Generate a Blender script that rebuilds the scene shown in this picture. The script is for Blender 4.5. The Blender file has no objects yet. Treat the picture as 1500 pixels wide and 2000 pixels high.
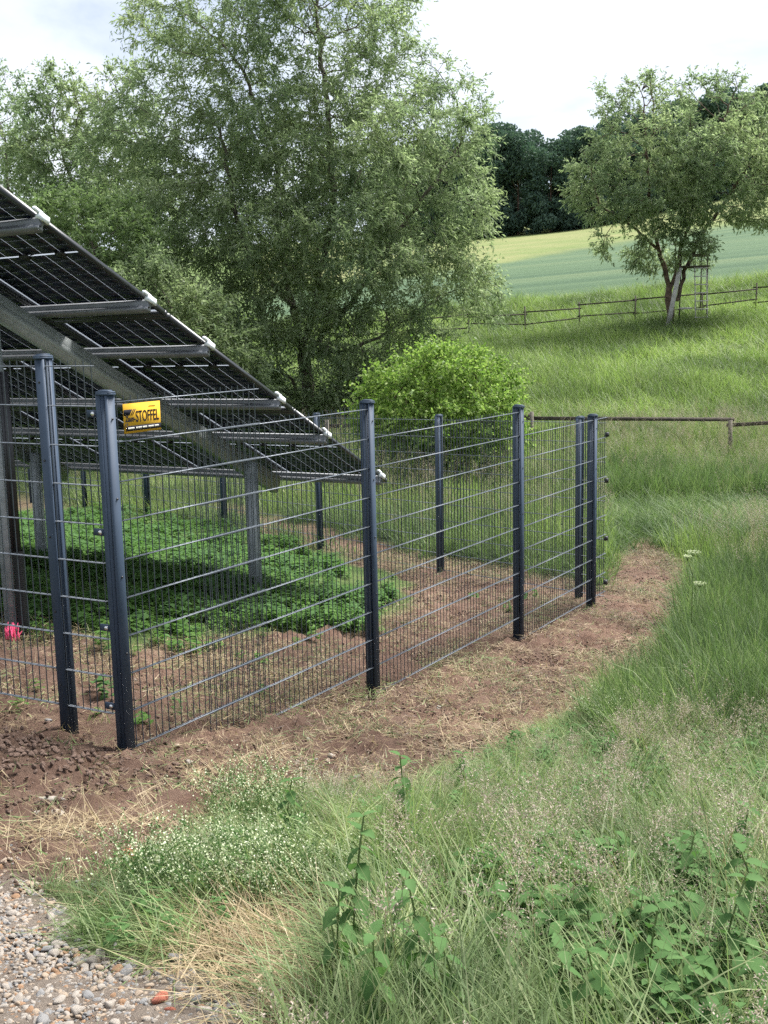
import bpy, math, random
import numpy as np
from mathutils import Matrix, Vector
from mathutils.kdtree import KDTree

scene = bpy.context.scene
COL = scene.collection
RNG = np.random.default_rng(7)
random.seed(7)
R_ = math.radians

# ------------------------------------------------------------------ camera, sky, sun, exposure
FPX = 2200.0                                   # focal length in pixels of a 1500 x 2000 frame
PITCH = math.atan(363 / FPX); ROLL = R_(1.25)
EYE = np.array([0.0, 0.0, 1.6])
F_ = np.array([0, math.cos(PITCH), -math.sin(PITCH)]); R0 = np.array([1.0, 0, 0]); U0 = np.cross(R0, F_)
U_ = U0 * math.cos(ROLL) + R0 * math.sin(ROLL); Rt = R0 * math.cos(ROLL) - U0 * math.sin(ROLL)
cam = bpy.data.cameras.new('camera'); camo = bpy.data.objects.new('camera', cam); COL.objects.link(camo)
cam.sensor_fit = 'VERTICAL'; cam.sensor_height = 36; cam.sensor_width = 27
cam.lens = 36 * FPX / 2000; cam.clip_start = 0.05; cam.clip_end = 2000
camo.matrix_world = Matrix(((Rt[0], U_[0], -F_[0], EYE[0]), (Rt[1], U_[1], -F_[1], EYE[1]), (Rt[2], U_[2], -F_[2], EYE[2]), (0, 0, 0, 1)))
scene.camera = camo

SUN_EL, SUN_AZ = R_(58), R_(58)                # azimuth measured from +Y towards +X
w = bpy.data.worlds.new('World'); scene.world = w; w.use_nodes = True
nt = w.node_tree; nt.nodes.clear()
def N(nt, t, **kw):
    n = nt.nodes.new(t)
    for k, v in kw.items():
        if k == 'inp':
            for a, b in v.items(): n.inputs[a].default_value = b
        else: setattr(n, k, v)
    return n
def L(nt, a, b): nt.links.new(a, b)
sky = N(nt, 'ShaderNodeTexSky', sky_type='NISHITA', sun_disc=False, sun_elevation=SUN_EL, sun_rotation=SUN_AZ)
tc = N(nt, 'ShaderNodeTexCoord')
mp = N(nt, 'ShaderNodeMapping'); mp.inputs['Scale'].default_value = (1.0, 1.0, 2.2); mp.inputs['Location'].default_value = (0.75, 0.4, 0.2)
L(nt, tc.outputs['Generated'], mp.inputs['Vector'])
nz = N(nt, 'ShaderNodeTexNoise', inp={'Scale': 3.8, 'Detail': 8, 'Roughness': 0.55, 'Distortion': 0.3}); L(nt, mp.outputs[0], nz.inputs['Vector'])
cr = N(nt, 'ShaderNodeValToRGB')
e = cr.color_ramp.elements
e[0].position = 0.36; e[0].color = (2.05, 2.3, 2.8, 1)
e[1].position = 0.68; e[1].color = (3.55, 3.65, 3.8, 1)
m_ = cr.color_ramp.elements.new(0.5); m_.color = (3.1, 3.25, 3.55, 1)
L(nt, nz.outputs['Fac'], cr.inputs['Fac'])
mx = N(nt, 'ShaderNodeMix', data_type='RGBA'); mx.inputs[0].default_value = 0.88
L(nt, sky.outputs[0], mx.inputs[6]); L(nt, cr.outputs[0], mx.inputs[7])
bg = N(nt, 'ShaderNodeBackground'); bg.inputs['Strength'].default_value = 0.071
L(nt, mx.outputs[2], bg.inputs['Color'])
out = N(nt, 'ShaderNodeOutputWorld'); L(nt, bg.outputs[0], out.inputs[0])

sun = bpy.data.lights.new('sun', 'SUN'); suno = bpy.data.objects.new('sun', sun); COL.objects.link(suno)
sun.energy = 2.6; sun.angle = R_(24); sun.color = (1.0, 0.975, 0.94)
sd = Vector((math.sin(SUN_AZ) * math.cos(SUN_EL), math.cos(SUN_AZ) * math.cos(SUN_EL), math.sin(SUN_EL)))
suno.rotation_euler = sd.to_track_quat('Z', 'Y').to_euler()
vs = scene.view_settings
vs.view_transform = 'Standard'; vs.look = 'None'; vs.gamma = 1; vs.exposure = 2.18; vs.use_curve_mapping = False
scene.render.engine = 'CYCLES'
scene.cycles.max_bounces = 5; scene.cycles.transparent_max_bounces = 2; scene.cycles.diffuse_bounces = 3; scene.cycles.glossy_bounces = 2
scene.cycles.transmission_bounces = 2; scene.cycles.use_denoising = False; scene.cycles.use_adaptive_sampling = True; scene.cycles.adaptive_threshold = 0.015; scene.cycles.sample_clamp_indirect = 4.0; scene.cycles.caustics_reflective = False; scene.cycles.caustics_refractive = False

# ------------------------------------------------------------------ layout helpers
def proj(P):
    v = np.asarray(P, float) - EYE; z = v @ F_
    return 750 + FPX * (v @ Rt) / z, 1000 - FPX * (v @ U_) / z, z
def ray(x, y): return F_ + Rt * ((x - 750) / FPX) - U_ * ((y - 1000) / FPX)
def at(x, y, Y):                               # the point seen in direction (x, y) at ground distance Y
    d = ray(x, y); return EYE + d * (Y / d[1])
CT = np.array([(-4,1,.05),(0,0,0),(4,0,0),(-3,2.5,-.05),(0,2.5,-.05),(3,2.5,-.05),(-8,0,.1),(8,0,-.05),
 (-2,4.2,-.32),(0,4.2,-.42),(2.5,4.2,-.45),(5,4.5,-.55),(-1.37,5.57,-.58),(-2,6,-.5),(-4,6.5,-.4),(-3,7.5,-.52),
 (-.1,7.6,-.95),(1.19,9.65,-1.17),(2.1,11.1,-1.26),(3,7,-.95),(5,9,-1.15),(6,12,-1.3),(-2.58,7.56,-.53),(-1.27,10.66,-.9),
 (2.04,11.65,-1.32),(.62,13.31,-1.34),(-.91,15.1,-1.38),(-2.42,16.87,-1.36),(-3.93,18.64,-1.43),(-5.37,20.33,-1.56),(-6.88,22.09,-1.72),
 (-8,10,-.5),(-14,20,-1.5),(2,17,-1.45),(6,17,-1.5),(10,17,-1.5),(0,20,-1.4),(7.4,24,-1.45),(14,24,-1.35),(2,24,-1.15),(-2,30,-.9),(-12,32,-.8),(-25,30,-.5),
 (15,44,1.8),(5,44,1.1),(-6,44,.7),(25,44,2.3),(-25,44,.3),(12,34,.15),(3,34,-.1),(16.5,52,3.3),(6,52,2.5),(-8,52,1.9),(30,52,4.2),
 (11.4,100,7.1),(34,100,9.0),(-20,100,6),(16,170,14.0),(31,170,15.2),(58,170,20.2),(-30,170,12),(20,250,21),(60,250,23),(-60,250,19),
 (-120,120,6),(120,120,14),(-100,30,0),(100,30,3),(0,-20,.3),(-40,-10,.3),(40,-10,.3),(0,420,26),(200,420,28),(-200,420,24),(250,150,18),(-250,150,8),(200,-40,1),(-200,-40,1)], float)
def tps_k(r2): return 0.5 * r2 * np.log(r2 + 1e-9)
def _fit():
    n = len(CT); d2 = ((CT[:, None, :2] - CT[None, :, :2]) ** 2).sum(-1)
    K = tps_k(d2) + np.eye(n) * 0.02; P = np.c_[np.ones(n), CT[:, :2]]
    A = np.block([[K, P], [P.T, np.zeros((3, 3))]])
    return np.linalg.solve(A, np.r_[CT[:, 2], 0, 0, 0])
TPS = _fit()
def gz(x, y):
    x = np.asarray(x, float); y = np.asarray(y, float); s = x.shape; x = x.ravel(); y = y.ravel(); o = np.empty(len(x))
    for i in range(0, len(x), 20000):
        a, b = x[i:i+20000], y[i:i+20000]
        d2 = (a[:, None] - CT[:, 0]) ** 2 + (b[:, None] - CT[:, 1]) ** 2
        o[i:i+20000] = tps_k(d2) @ TPS[:-3] + TPS[-3] + TPS[-2] * a + TPS[-1] * b
    return o.reshape(s)
def G(px, py):                                 # where the sight line meets the ground
    d = ray(px, py); t = np.r_[np.linspace(1.2, 40, 3000), np.linspace(40.2, 400, 1500)]
    P = EYE + t[:, None] * d; k = np.argmax(P[:, 2] < gz(P[:, 0], P[:, 1])); return P[k]
def inpoly(x, y, poly):
    r = np.zeros(x.shape, bool); n = len(poly)
    for i in range(n):
        (x1, y1), (x2, y2) = poly[i], poly[(i + 1) % n]
        if y1 == y2: continue
        c = ((y1 > y) != (y2 > y)) & (x < (x2 - x1) * (y - y1) / (y2 - y1) + x1); r ^= c
    return r
def vnoise(x, y, s, seed=0):                   # smooth value noise
    x = np.asarray(x) * s; y = np.asarray(y) * s; xi = np.floor(x).astype(int); yi = np.floor(y).astype(int); fx = x - xi; fy = y - yi
    fx = fx * fx * (3 - 2 * fx); fy = fy * fy * (3 - 2 * fy)
    def h(a, b):
        n = (a * 374761393 + b * 668265263 + seed * 974711) & 0x7fffffff; n = ((n ^ (n >> 13)) * 1274126177) & 0x7fffffff
        return ((n ^ (n >> 16)) & 0xffff) / 65535.0
    return (h(xi, yi) * (1 - fx) + h(xi + 1, yi) * fx) * (1 - fy) + (h(xi, yi + 1) * (1 - fx) + h(xi + 1, yi + 1) * fx) * fy

# ------------------------------------------------------------------ materials
def newmat(name):
    m = bpy.data.materials.new(name); m.use_nodes = True; t = m.node_tree; t.nodes.clear()
    o = N(t, 'ShaderNodeOutputMaterial'); return m, t, o
def ramp(t, fac, stops):
    c = N(t, 'ShaderNodeValToRGB'); L(t, fac, c.inputs['Fac']); el = c.color_ramp.elements
    while len(el) < len(stops): el.new(0.5)
    for k, (p, col) in enumerate(stops): el[k].position = p; el[k].color = (*col, 1)
    return c.outputs[0]
def solid(name, c1, c2=None, rough=0.5, metal=0.0, scale=20, bump=0.0, bscale=60, spec=0.5):
    m, t, o = newmat(name); b = N(t, 'ShaderNodeBsdfPrincipled', inp={'Roughness': rough, 'Metallic': metal, 'Specular IOR Level': spec})
    tcx = N(t, 'ShaderNodeTexCoord')
    n1 = N(t, 'ShaderNodeTexNoise', inp={'Scale': scale, 'Detail': 5}); L(t, tcx.outputs['Object'], n1.inputs['Vector'])
    L(t, ramp(t, n1.outputs['Fac'], [(0.35, c1), (0.65, c2 or c1)]), b.inputs['Base Color'])
    if bump:
        n2 = N(t, 'ShaderNodeTexNoise', inp={'Scale': bscale, 'Detail': 4}); L(t, tcx.outputs['Object'], n2.inputs['Vector'])
        bp = N(t, 'ShaderNodeBump', inp={'Strength': bump, 'Distance': 0.01}); L(t, n2.outputs['Fac'], bp.inputs['Height']); L(t, bp.outputs[0], b.inputs['Normal'])
    L(t, b.outputs[0], o.inputs[0]); return m
def leafmat(name, stops, trans=0.35, rough=0.55, spec=0.3, tmul=(1.02, 1.15, 0.78), obj_var=0.0, patch=None):
    m, t, o = newmat(name); g = N(t, 'ShaderNodeNewGeometry'); fac = g.outputs['Random Per Island']
    if obj_var:
        oi = N(t, 'ShaderNodeObjectInfo'); mm = N(t, 'ShaderNodeMix', data_type='FLOAT'); mm.inputs[0].default_value = obj_var
        L(t, fac, mm.inputs[2]); L(t, oi.outputs['Random'], mm.inputs[3]); fac = mm.outputs[0]
    col = ramp(t, fac, stops)
    if patch:                                   # hue drifts from plant to plant across the place
        gp = N(t, 'ShaderNodeTexNoise', inp={'Scale': patch[0], 'Detail': 3}); L(t, g.outputs['Position'], gp.inputs['Vector'])
        pc_ = ramp(t, gp.outputs['Fac'], [(.35, (patch[2] * .85, patch[2] * .92, patch[2] * .9)), (.65, (patch[1], patch[1] * .98, patch[1] * .9))])
        pm = N(t, 'ShaderNodeMix', data_type='RGBA', blend_type='MULTIPLY'); pm.inputs[0].default_value = 1; L(t, col, pm.inputs[6]); L(t, pc_, pm.inputs[7]); col = pm.outputs[2]
    b = N(t, 'ShaderNodeBsdfPrincipled', inp={'Roughness': rough, 'Specular IOR Level': spec}); L(t, col, b.inputs['Base Color'])
    mu = N(t, 'ShaderNodeMix', data_type='RGBA', blend_type='MULTIPLY'); mu.inputs[0].default_value = 1; mu.inputs[7].default_value = (*tmul, 1); L(t, col, mu.inputs[6])
    tr = N(t, 'ShaderNodeBsdfTranslucent'); L(t, mu.outputs[2], tr.inputs['Color'])
    ms = N(t, 'ShaderNodeMixShader'); ms.inputs[0].default_value = trans; L(t, b.outputs[0], ms.inputs[1]); L(t, tr.outputs[0], ms.inputs[2]); L(t, ms.outputs[0], o.inputs[0])
    return m
M = {}
M['anthracite'] = solid('powder_coat_anthracite', (.028, .046, .076), (.036, .056, .09), rough=.62, scale=6, bump=.05, bscale=300, spec=.35)
M['wire'] = solid('powder_coat_wire', (.032, .04, .052), (.04, .05, .062), rough=.35, scale=8)
M['rod'] = solid('powder_coat_rod_sky_sheen', (.095, .112, .135), (.125, .145, .17), rough=.5, metal=.2, scale=8, spec=.6)  # same anthracite coat, paler: sky reflection on the horizontals put into the colour
M['galv'] = solid('galvanised_steel', (.22, .25, .265), (.31, .34, .355), rough=.5, metal=.1, scale=14)
M['galv_olive'] = solid('weathered_zinc_magnesium', (.27, .295, .29), (.33, .355, .35), rough=.55, metal=.1, scale=9)
M['alu'] = solid('aluminium', (.14, .15, .165), (.18, .19, .205), rough=.5, metal=.35, scale=10)
M['frame_black'] = solid('black_anodised', (.02, .022, .027), (.027, .03, .035), rough=.35, scale=10)
M['white_plastic'] = solid('clear_pale_plastic', (.7, .74, .78), (.8, .83, .85), rough=.3)
M['cell'] = solid('silicon_cell', (.005, .008, .022), (.008, .012, .033), rough=.35, scale=3)
M['black_plastic'] = solid('black_plastic', (.012, .013, .015), (.02, .02, .024), rough=.45)
M['pink'] = solid('pink_marker_paint', (.75, .05, .16), (.85, .12, .25), rough=.7, scale=90)
M['bolt'] = solid('bright_zinc_bolt', (.6, .6, .6), (.75, .75, .75), rough=.25, metal=.9)
M['sign_yellow'] = solid('sign_yellow', (.58, .33, .03), (.62, .36, .04), rough=.8, spec=.1)
M['sign_black'] = solid('sign_black', (.012, .012, .018), (.016, .016, .024), rough=.8, spec=.1)
M['sign_white'] = solid('sign_white', (.7, .68, .6), (.75, .73, .68), rough=.5)
M['bark'] = solid('willow_bark', (.06, .052, .04), (.15, .13, .10), rough=.9, scale=9, bump=.8, bscale=16)
M['bark_brown'] = solid('brown_bark', (.06, .04, .028), (.15, .10, .07), rough=.9, scale=8, bump=.8, bscale=14)
M['wood_dark'] = solid('weathered_rail_wood', (.035, .028, .022), (.075, .06, .047), rough=.9, scale=12, bump=.5, bscale=40)
M['wood_post'] = solid('grey_post_wood', (.07, .06, .048), (.13, .115, .09), rough=.9, scale=16, bump=.5, bscale=40)
M['wood_pale'] = solid('silvered_wood', (.30, .29, .27), (.46, .44, .42), rough=.85, scale=14, bump=.4, bscale=40)
M['stone_pale'] = solid('limestone', (.25, .215, .18), (.42, .375, .325), rough=.9, scale=25, bump=.6, bscale=80)
M['stone_grey'] = solid('grey_stone', (.17, .165, .16), (.28, .275, .27), rough=.9, scale=25, bump=.6, bscale=80)
M['stone_tan'] = solid('tan_stone', (.27, .20, .14), (.42, .34, .26), rough=.9, scale=25, bump=.6, bscale=80)
M['stone_rust'] = solid('rusty_stone', (.20, .11, .06), (.34, .21, .12), rough=.9, scale=25, bump=.6, bscale=80)
M['brick'] = solid('broken_brick', (.30, .085, .05), (.40, .14, .09), rough=.9, scale=25, bump=.6, bscale=70)
M['clod'] = solid('soil_clod', (.12, .073, .054), (.24, .16, .12), rough=.95, scale=30, bump=.9, bscale=60)
M['willow'] = leafmat('willow_leaf', [(0, (.145, .19, .105)), (.45, (.21, .265, .145)), (.8, (.265, .32, .19)), (1, (.38, .42, .31))], trans=.58, spec=.2, tmul=(1.05, 1.12, .9), patch=(.55, 1.2, .95))
M['willow_far'] = leafmat('far_willow_leaf', [(0, (.15, .20, .13)), (.5, (.21, .27, .175)), (1, (.30, .35, .25))], trans=.58, spec=.2)
M['willow_light'] = leafmat('light_willow_leaf', [(0, (.12, .175, .075)), (.5, (.175, .24, .11)), (1, (.25, .31, .17))], trans=.45, spec=.2)
M['bushleaf'] = leafmat('bush_leaf', [(0, (.11, .19, .04)), (.5, (.19, .29, .07)), (1, (.32, .40, .13))], trans=.48, rough=.5, spec=.2)
M['forestleaf_hazed'] = leafmat('forest_leaf_hazed', [(0, (.05, .092, .072)), (.5, (.075, .125, .095)), (1, (.11, .165, .12))], trans=.25, spec=.15)  # distance haze is put into this lifted, bluish leaf colour
M['grass'] = leafmat('grass_blade', [(0, (.035, .085, .02)), (.4, (.085, .16, .045)), (.75, (.15, .23, .075)), (1, (.28, .31, .15))], trans=.4, obj_var=.3, spec=.2, patch=(1.6, 1.25, .72))
M['grass_lush'] = leafmat('lush_grass', [(0, (.055, .10, .036)), (.45, (.105, .16, .062)), (.8, (.165, .22, .098)), (1, (.30, .32, .19))], trans=.4, obj_var=.35, spec=.2, patch=(.9, 1.35, .75))
M['grass_pale'] = leafmat('flattened_grass', [(0, (.06, .115, .035)), (.4, (.15, .215, .085)), (.8, (.25, .30, .15)), (1, (.40, .39, .25))], trans=.35, obj_var=.3, spec=.2, patch=(1.8, 1.2, .7))
M['meadow'] = leafmat('meadow_grass', [(0, (.10, .155, .05)), (.45, (.15, .21, .07)), (.8, (.20, .255, .10)), (1, (.32, .32, .18))], trans=.4, obj_var=.55, patch=(.35, 1.5, .72))
M['seed'] = leafmat('grass_seed_head', [(0, (.26, .20, .165)), (.5, (.37, .30, .25)), (1, (.48, .42, .34))], trans=.3)
M['straw'] = leafmat('dry_straw', [(0, (.19, .135, .075)), (.5, (.32, .245, .14)), (1, (.45, .37, .24))], trans=.25)
M['nettle'] = leafmat('nettle_leaf', [(0, (.045, .10, .03)), (.5, (.075, .15, .048)), (1, (.12, .21, .075))], trans=.35, rough=.75, spec=.12, obj_var=.3)
M['cover'] = leafmat('ground_cover_leaf', [(0, (.06, .135, .028)), (.5, (.10, .20, .045)), (1, (.16, .27, .075))], trans=.45, rough=.6, spec=.15, obj_var=.3)
M['clodleaf'] = leafmat('dead_leaf', [(0, (.05, .03, .022)), (1, (.13, .085, .06))], trans=.15)
M['flower'] = leafmat('tiny_white_flower', [(0, (.45, .50, .30)), (1, (.68, .70, .52))], trans=.3)
M['stalk'] = leafmat('green_stalk', [(0, (.09, .15, .05)), (1, (.15, .21, .075))], trans=.15)

# the translucent laminate of the solar modules: daylight glows through the gaps between cells
m, t, o = newmat('module_laminate')
d1 = N(t, 'ShaderNodeBsdfPrincipled', inp={'Base Color': (.25, .27, .3, 1), 'Roughness': .25}); d2 = N(t, 'ShaderNodeBsdfTranslucent', inp={'Color': (.55, .58, .62, 1)})
ms = N(t, 'ShaderNodeMixShader'); ms.inputs[0].default_value = .7; L(t, d1.outputs[0], ms.inputs[1]); L(t, d2.outputs[0], ms.inputs[2]); L(t, ms.outputs[0], o.inputs[0]); M['laminate'] = m

# ground
m, t, o = newmat('ground')
b = N(t, 'ShaderNodeBsdfPrincipled', inp={'Roughness': .95, 'Specular IOR Level': .15})
geo = N(t, 'ShaderNodeNewGeometry')
def nzn(scale, det=6, rough=.6):
    n = N(t, 'ShaderNodeTexNoise', inp={'Scale': scale, 'Detail': det, 'Roughness': rough}); L(t, geo.outputs['Position'], n.inputs['Vector']); return n.outputs['Fac']
def attr(nm): return N(t, 'ShaderNodeAttribute', attribute_name=nm).outputs['Fac']
def mixc(f, a, bb):
    x = N(t, 'ShaderNodeMix', data_type='RGBA'); L(t, f, x.inputs[0]); L(t, a, x.inputs[6]); L(t, bb, x.inputs[7]); return x.outputs[2]
grassc = ramp(t, nzn(1.3), [(.3, (.06, .10, .028)), (.55, (.10, .145, .045)), (.75, (.14, .16, .065))])
soil0 = ramp(t, nzn(5.5, 12, .78), [(.28, (.075, .044, .031)), (.46, (.15, .093, .068)), (.6, (.195, .13, .096)), (.75, (.27, .195, .15))])
damp = ramp(t, nzn(.9, 4, .5), [(.38, (.76, .75, .75)), (.62, (1.2, 1.19, 1.18))])
sm_ = N(t, 'ShaderNodeMix', data_type='RGBA', blend_type='MULTIPLY'); sm_.inputs[0].default_value = 1; L(t, soil0, sm_.inputs[6]); L(t, damp, sm_.inputs[7]); soilc = sm_.outputs[2]
gravc = ramp(t, nzn(14, 8, .7), [(.3, (.15, .115, .09)), (.6, (.30, .25, .205))])
fieldn = N(t, 'ShaderNodeMapping'); fieldn.inputs['Rotation'].default_value = (0, 0, -.08); fieldn.inputs['Scale'].default_value = (.015, .45, .1); L(t, geo.outputs['Position'], fieldn.inputs['Vector'])
fn = N(t, 'ShaderNodeTexNoise', inp={'Scale': 1.0, 'Detail': 5}); L(t, fieldn.outputs[0], fn.inputs['Vector'])
fieldc = ramp(t, fn.outputs['Fac'], [(.32, (.055, .094, .052)), (.5, (.076, .12, .064)), (.66, (.10, .138, .072))])
stripc = ramp(t, nzn(.12), [(.35, (.125, .165, .055)), (.65, (.19, .195, .085))])
c = mixc(attr('soil'), grassc, soilc); c = mixc(attr('gravel'), c, gravc); c = mixc(attr('field'), c, fieldc); c = mixc(attr('strip'), c, stripc)
L(t, c, b.inputs['Base Color'])
bp = N(t, 'ShaderNodeBump', inp={'Strength': 1.0, 'Distance': .06}); L(t, nzn(16, 12, .78), bp.inputs['Height']); L(t, bp.outputs[0], b.inputs['Normal'])
L(t, b.outputs[0], o.inputs[0]); M['ground'] = m

# ------------------------------------------------------------------ mesh helpers
def mesh_np(name, V, faces_flat, sizes, mats, midx=None, smooth=False):
    me = bpy.data.meshes.new(name); V = np.asarray(V, np.float32); sizes = np.asarray(sizes, np.int32); faces_flat = np.asarray(faces_flat, np.int32)
    me.vertices.add(len(V)); me.vertices.foreach_set('co', V.ravel())
    me.loops.add(len(faces_flat)); me.loops.foreach_set('vertex_index', faces_flat)
    me.polygons.add(len(sizes)); st = np.zeros(len(sizes), np.int32); st[1:] = np.cumsum(sizes)[:-1]
    me.polygons.foreach_set('loop_start', st)
    if midx is not None: me.polygons.foreach_set('material_index', np.asarray(midx, np.int32))
    if smooth: me.polygons.foreach_set('use_smooth', np.ones(len(sizes), bool))
    for mm in (mats if isinstance(mats, (list, tuple)) else [mats]): me.materials.append(mm)
    me.update(calc_edges=True); return me
class MB:
    def __init__(s): s.v = []; s.f = []; s.m = []; s.cur = 0
    def add(s, vs, fs):
        o = len(s.v); s.v += [tuple(map(float, p)) for p in vs]; s.f += [tuple(i + o for i in f) for f in fs]; s.m += [s.cur] * len(fs); return s
    def box(s, c, hx, hy, hz, ax=(1, 0, 0), ay=(0, 1, 0), az=(0, 0, 1), taper=1.0):
        c, ax, ay, az = (np.asarray(q, float) for q in (c, ax, ay, az)); vs = []
        for k, sz in enumerate((-1, 1)):
            tp = taper if k else 1
            for sx, sy in ((-1, -1), (1, -1), (1, 1), (-1, 1)): vs.append(c + ax * hx * sx * tp + ay * hy * sy * tp + az * hz * sz)
        return s.add(vs, [(3, 2, 1, 0), (4, 5, 6, 7), (0, 1, 5, 4), (1, 2, 6, 5), (2, 3, 7, 6), (3, 0, 4, 7)])
    def tube(s, p0, p1, r0, r1=None, n=6, cap=True):
        p0 = np.asarray(p0, float); p1 = np.asarray(p1, float); r1 = r0 if r1 is None else r1; d = p1 - p0; d /= np.linalg.norm(d) + 1e-12
        a = np.cross(d, (0, 0, 1.0));
        if np.linalg.norm(a) < 1e-3: a = np.cross(d, (0, 1.0, 0))
        a /= np.linalg.norm(a); bb = np.cross(d, a); vs = []
        for p, r in ((p0, r0), (p1, r1)):
            for k in range(n): th = 2 * math.pi * k / n; vs.append(p + (a * math.cos(th) + bb * math.sin(th)) * r)
        fs = [(k, k + n, (k + 1) % n + n, (k + 1) % n) for k in range(n)]
        if cap: fs += [tuple(range(n)), tuple(range(2 * n - 1, n - 1, -1))]
        return s.add(vs, fs)
    def prism(s, prof, p0, p1, xd, yd):
        p0 = np.asarray(p0, float); p1 = np.asarray(p1, float); xd = np.asarray(xd, float); yd = np.asarray(yd, float); n = len(prof)
        vs = [p + xd * a + yd * bb for p in (p0, p1) for a, bb in prof]
        return s.add(vs, [(k, (k + 1) % n, (k + 1) % n + n, k + n) for k in range(n)] + [tuple(range(n - 1, -1, -1)), tuple(range(n, 2 * n))])
    def mesh(s, name, mats, smooth=False):
        return mesh_np(name, s.v, [i for f in s.f for i in f], [len(f) for f in s.f], mats, s.m, smooth)
def link(name, me, parent=None):
    ob = bpy.data.objects.new(name, me); COL.objects.link(ob)
    if parent is not None: ob.parent = parent
    return ob
def tag(o, label=None, cat=None, group=None, kind=None):
    for k, v in (('label', label), ('category', cat), ('group', group), ('kind', kind)):
        if v: o[k] = v
    return o
def thing(name, label, cat, loc=(0, 0, 0), group=None):
    return tag_loc(tag(link(name, None), label, cat, group), loc)
def tag_loc(o, loc): o.location = tuple(map(float, loc)); return o
def build(mb, name, mats, parent=None, smooth=False): return link(name, mb.mesh(name, mats, smooth), parent)
def copy_tree(o, parent=None):
    c = o.copy(); COL.objects.link(c); c.parent = parent
    for ch in list(o.children): copy_tree(ch, c)
    return c

# ------------------------------------------------------------------ the ground: zones in plan
def cpoly(pp): return pp
S_OUT = [(-600, 1330), (-100, 1365), (130, 1395), (245, 1470), (420, 1430), (730, 1345), (1018, 1240), (1158, 1180), (1185, 1095), (1260, 1050), (1370, 1120), (1355, 1235), (1265, 1345), (1100, 1412), (970, 1465), (820, 1560), (660, 1545), (520, 1560), (410, 1600), (340, 1680), (200, 1725), (0, 1750), (-600, 1850)]
S_IN = [(-800, 1240), (60, 1225), (250, 1270), (420, 1250), (600, 1235), (760, 1215), (840, 1180), (760, 1120), (640, 1075), (520, 1035), (420, 1005), (380, 985), (470, 990), (640, 1030), (853, 1085), (1128, 1140), (1190, 1170), (1160, 1200), (1018, 1262), (730, 1365), (420, 1450), (245, 1490), (120, 1410), (-800, 1330)]
S_BL = [(-300, 960), (60, 965), (140, 990), (60, 1000), (-300, 1000)]
COVER = [(-800, 985), (0, 995), (200, 988), (300, 998), (420, 1018), (520, 1055), (640, 1105), (740, 1150), (815, 1185), (770, 1220), (640, 1240), (500, 1232), (420, 1268), (330, 1296), (240, 1275), (60, 1238), (-800, 1230)]
GRAV = [(-700, 1715), (0, 1695), (90, 1735), (150, 1830), (260, 1880), (330, 1880), (420, 1925), (560, 2100), (700, 2400), (-900, 2600)]
FIELD = [(500, 640), (1000, 592), (1500, 545), (1900, 505), (1900, 330), (1500, 428), (1160, 480), (980, 514), (500, 575)]
STRIP = [(500, 575), (980, 514), (1160, 480), (1500, 428), (1900, 330), (1900, 100), (500, 100)]
def pxy(x, y, z=None):
    z = gz(x, y) if z is None else z; P = np.stack([x, y, z], -1); u, v, d = proj(P); bad = d < .8
    return np.where(bad, 1e6, u), np.where(bad, 1e6, v)
def wob(u, v, x, y, a=26): return u + (vnoise(x, y, 3.1, 3) - .5) * a * 2, v + (vnoise(x, y, 3.7, 9) - .5) * a

def axis(lo, d0, d1, step, hi, grow):
    mid = list(np.arange(d0, d1 + step / 2, step)); a = []; s = step; p = d0
    while p > lo: s *= grow; p -= s; a.append(p)
    bb = []; s = step; p = d1
    while p < hi: s *= grow; p += s; bb.append(p)
    return np.array(a[::-1] + mid + bb)
gx = axis(-500, -4.2, 5.0, .05, 500, 1.10); gy = axis(-150, 1.6, 13, .05, 700, 1.06)
X, Y = np.meshgrid(gx, gy); Z = gz(X, Y)
U, V = pxy(X, Y, Z); U2, V2 = wob(U, V, X, Y)
def soilmask(u, v): return inpoly(u, v, S_OUT) | (inpoly(u, v, S_IN)) | inpoly(u, v, S_BL)
soil = soilmask(U2, V2); grav = inpoly(*wob(U, V, X, Y, 55), GRAV) & (Y < 6)
field = inpoly(U, V, FIELD) & (Y > 47); strip = inpoly(U, V, STRIP) & (Y > 60)
def blur(a, n):
    a = a.astype(float)
    for _ in range(n):
        a[1:-1, 1:-1] = (a[1:-1, 1:-1] * 2 + a[:-2, 1:-1] + a[2:, 1:-1] + a[1:-1, :-2] + a[1:-1, 2:]) / 6
    return a
soilF, gravF = blur(soil & (Y < 30), 3), blur(grav, 2)
rough = (vnoise(X, Y, 4, 1) - .5) * .07 + (vnoise(X, Y, 9, 2) - .5) * .075 + RNG.normal(0, .012, X.shape)
near = np.clip((15 - Y) / 4, 0, 1) * (np.abs(X) < 7)
Zm = Z + rough * near * (.35 + .65 * soilF) * (1 - .6 * gravF)
mound = np.exp(-(((X + 2.0) / .55) ** 2 + ((Y - 5.15) / .35) ** 2)); Zm += mound * .10 * (.6 + .8 * vnoise(X, Y, 9, 5))
nx, ny = len(gx), len(gy); ii = np.arange(nx * ny).reshape(ny, nx)
fq = np.stack([ii[:-1, :-1], ii[:-1, 1:], ii[1:, 1:], ii[1:, :-1]], -1).reshape(-1, 4)
me = mesh_np('ground', np.stack([X, Y, Zm], -1).reshape(-1, 3), fq.ravel(), np.full(len(fq), 4), M['ground'], smooth=True)
for nm, a in (('soil', soilF), ('gravel', gravF), ('field', blur(field, 1)), ('strip', blur(strip, 1))):
    at_ = me.attributes.new(nm, 'FLOAT', 'POINT'); at_.data.foreach_set('value', np.asarray(a, np.float32).ravel())
ground = tag(link('ground', me), 'sloping ground of reddish soil, gravel, meadow and crop field', kind='structure')

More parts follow.
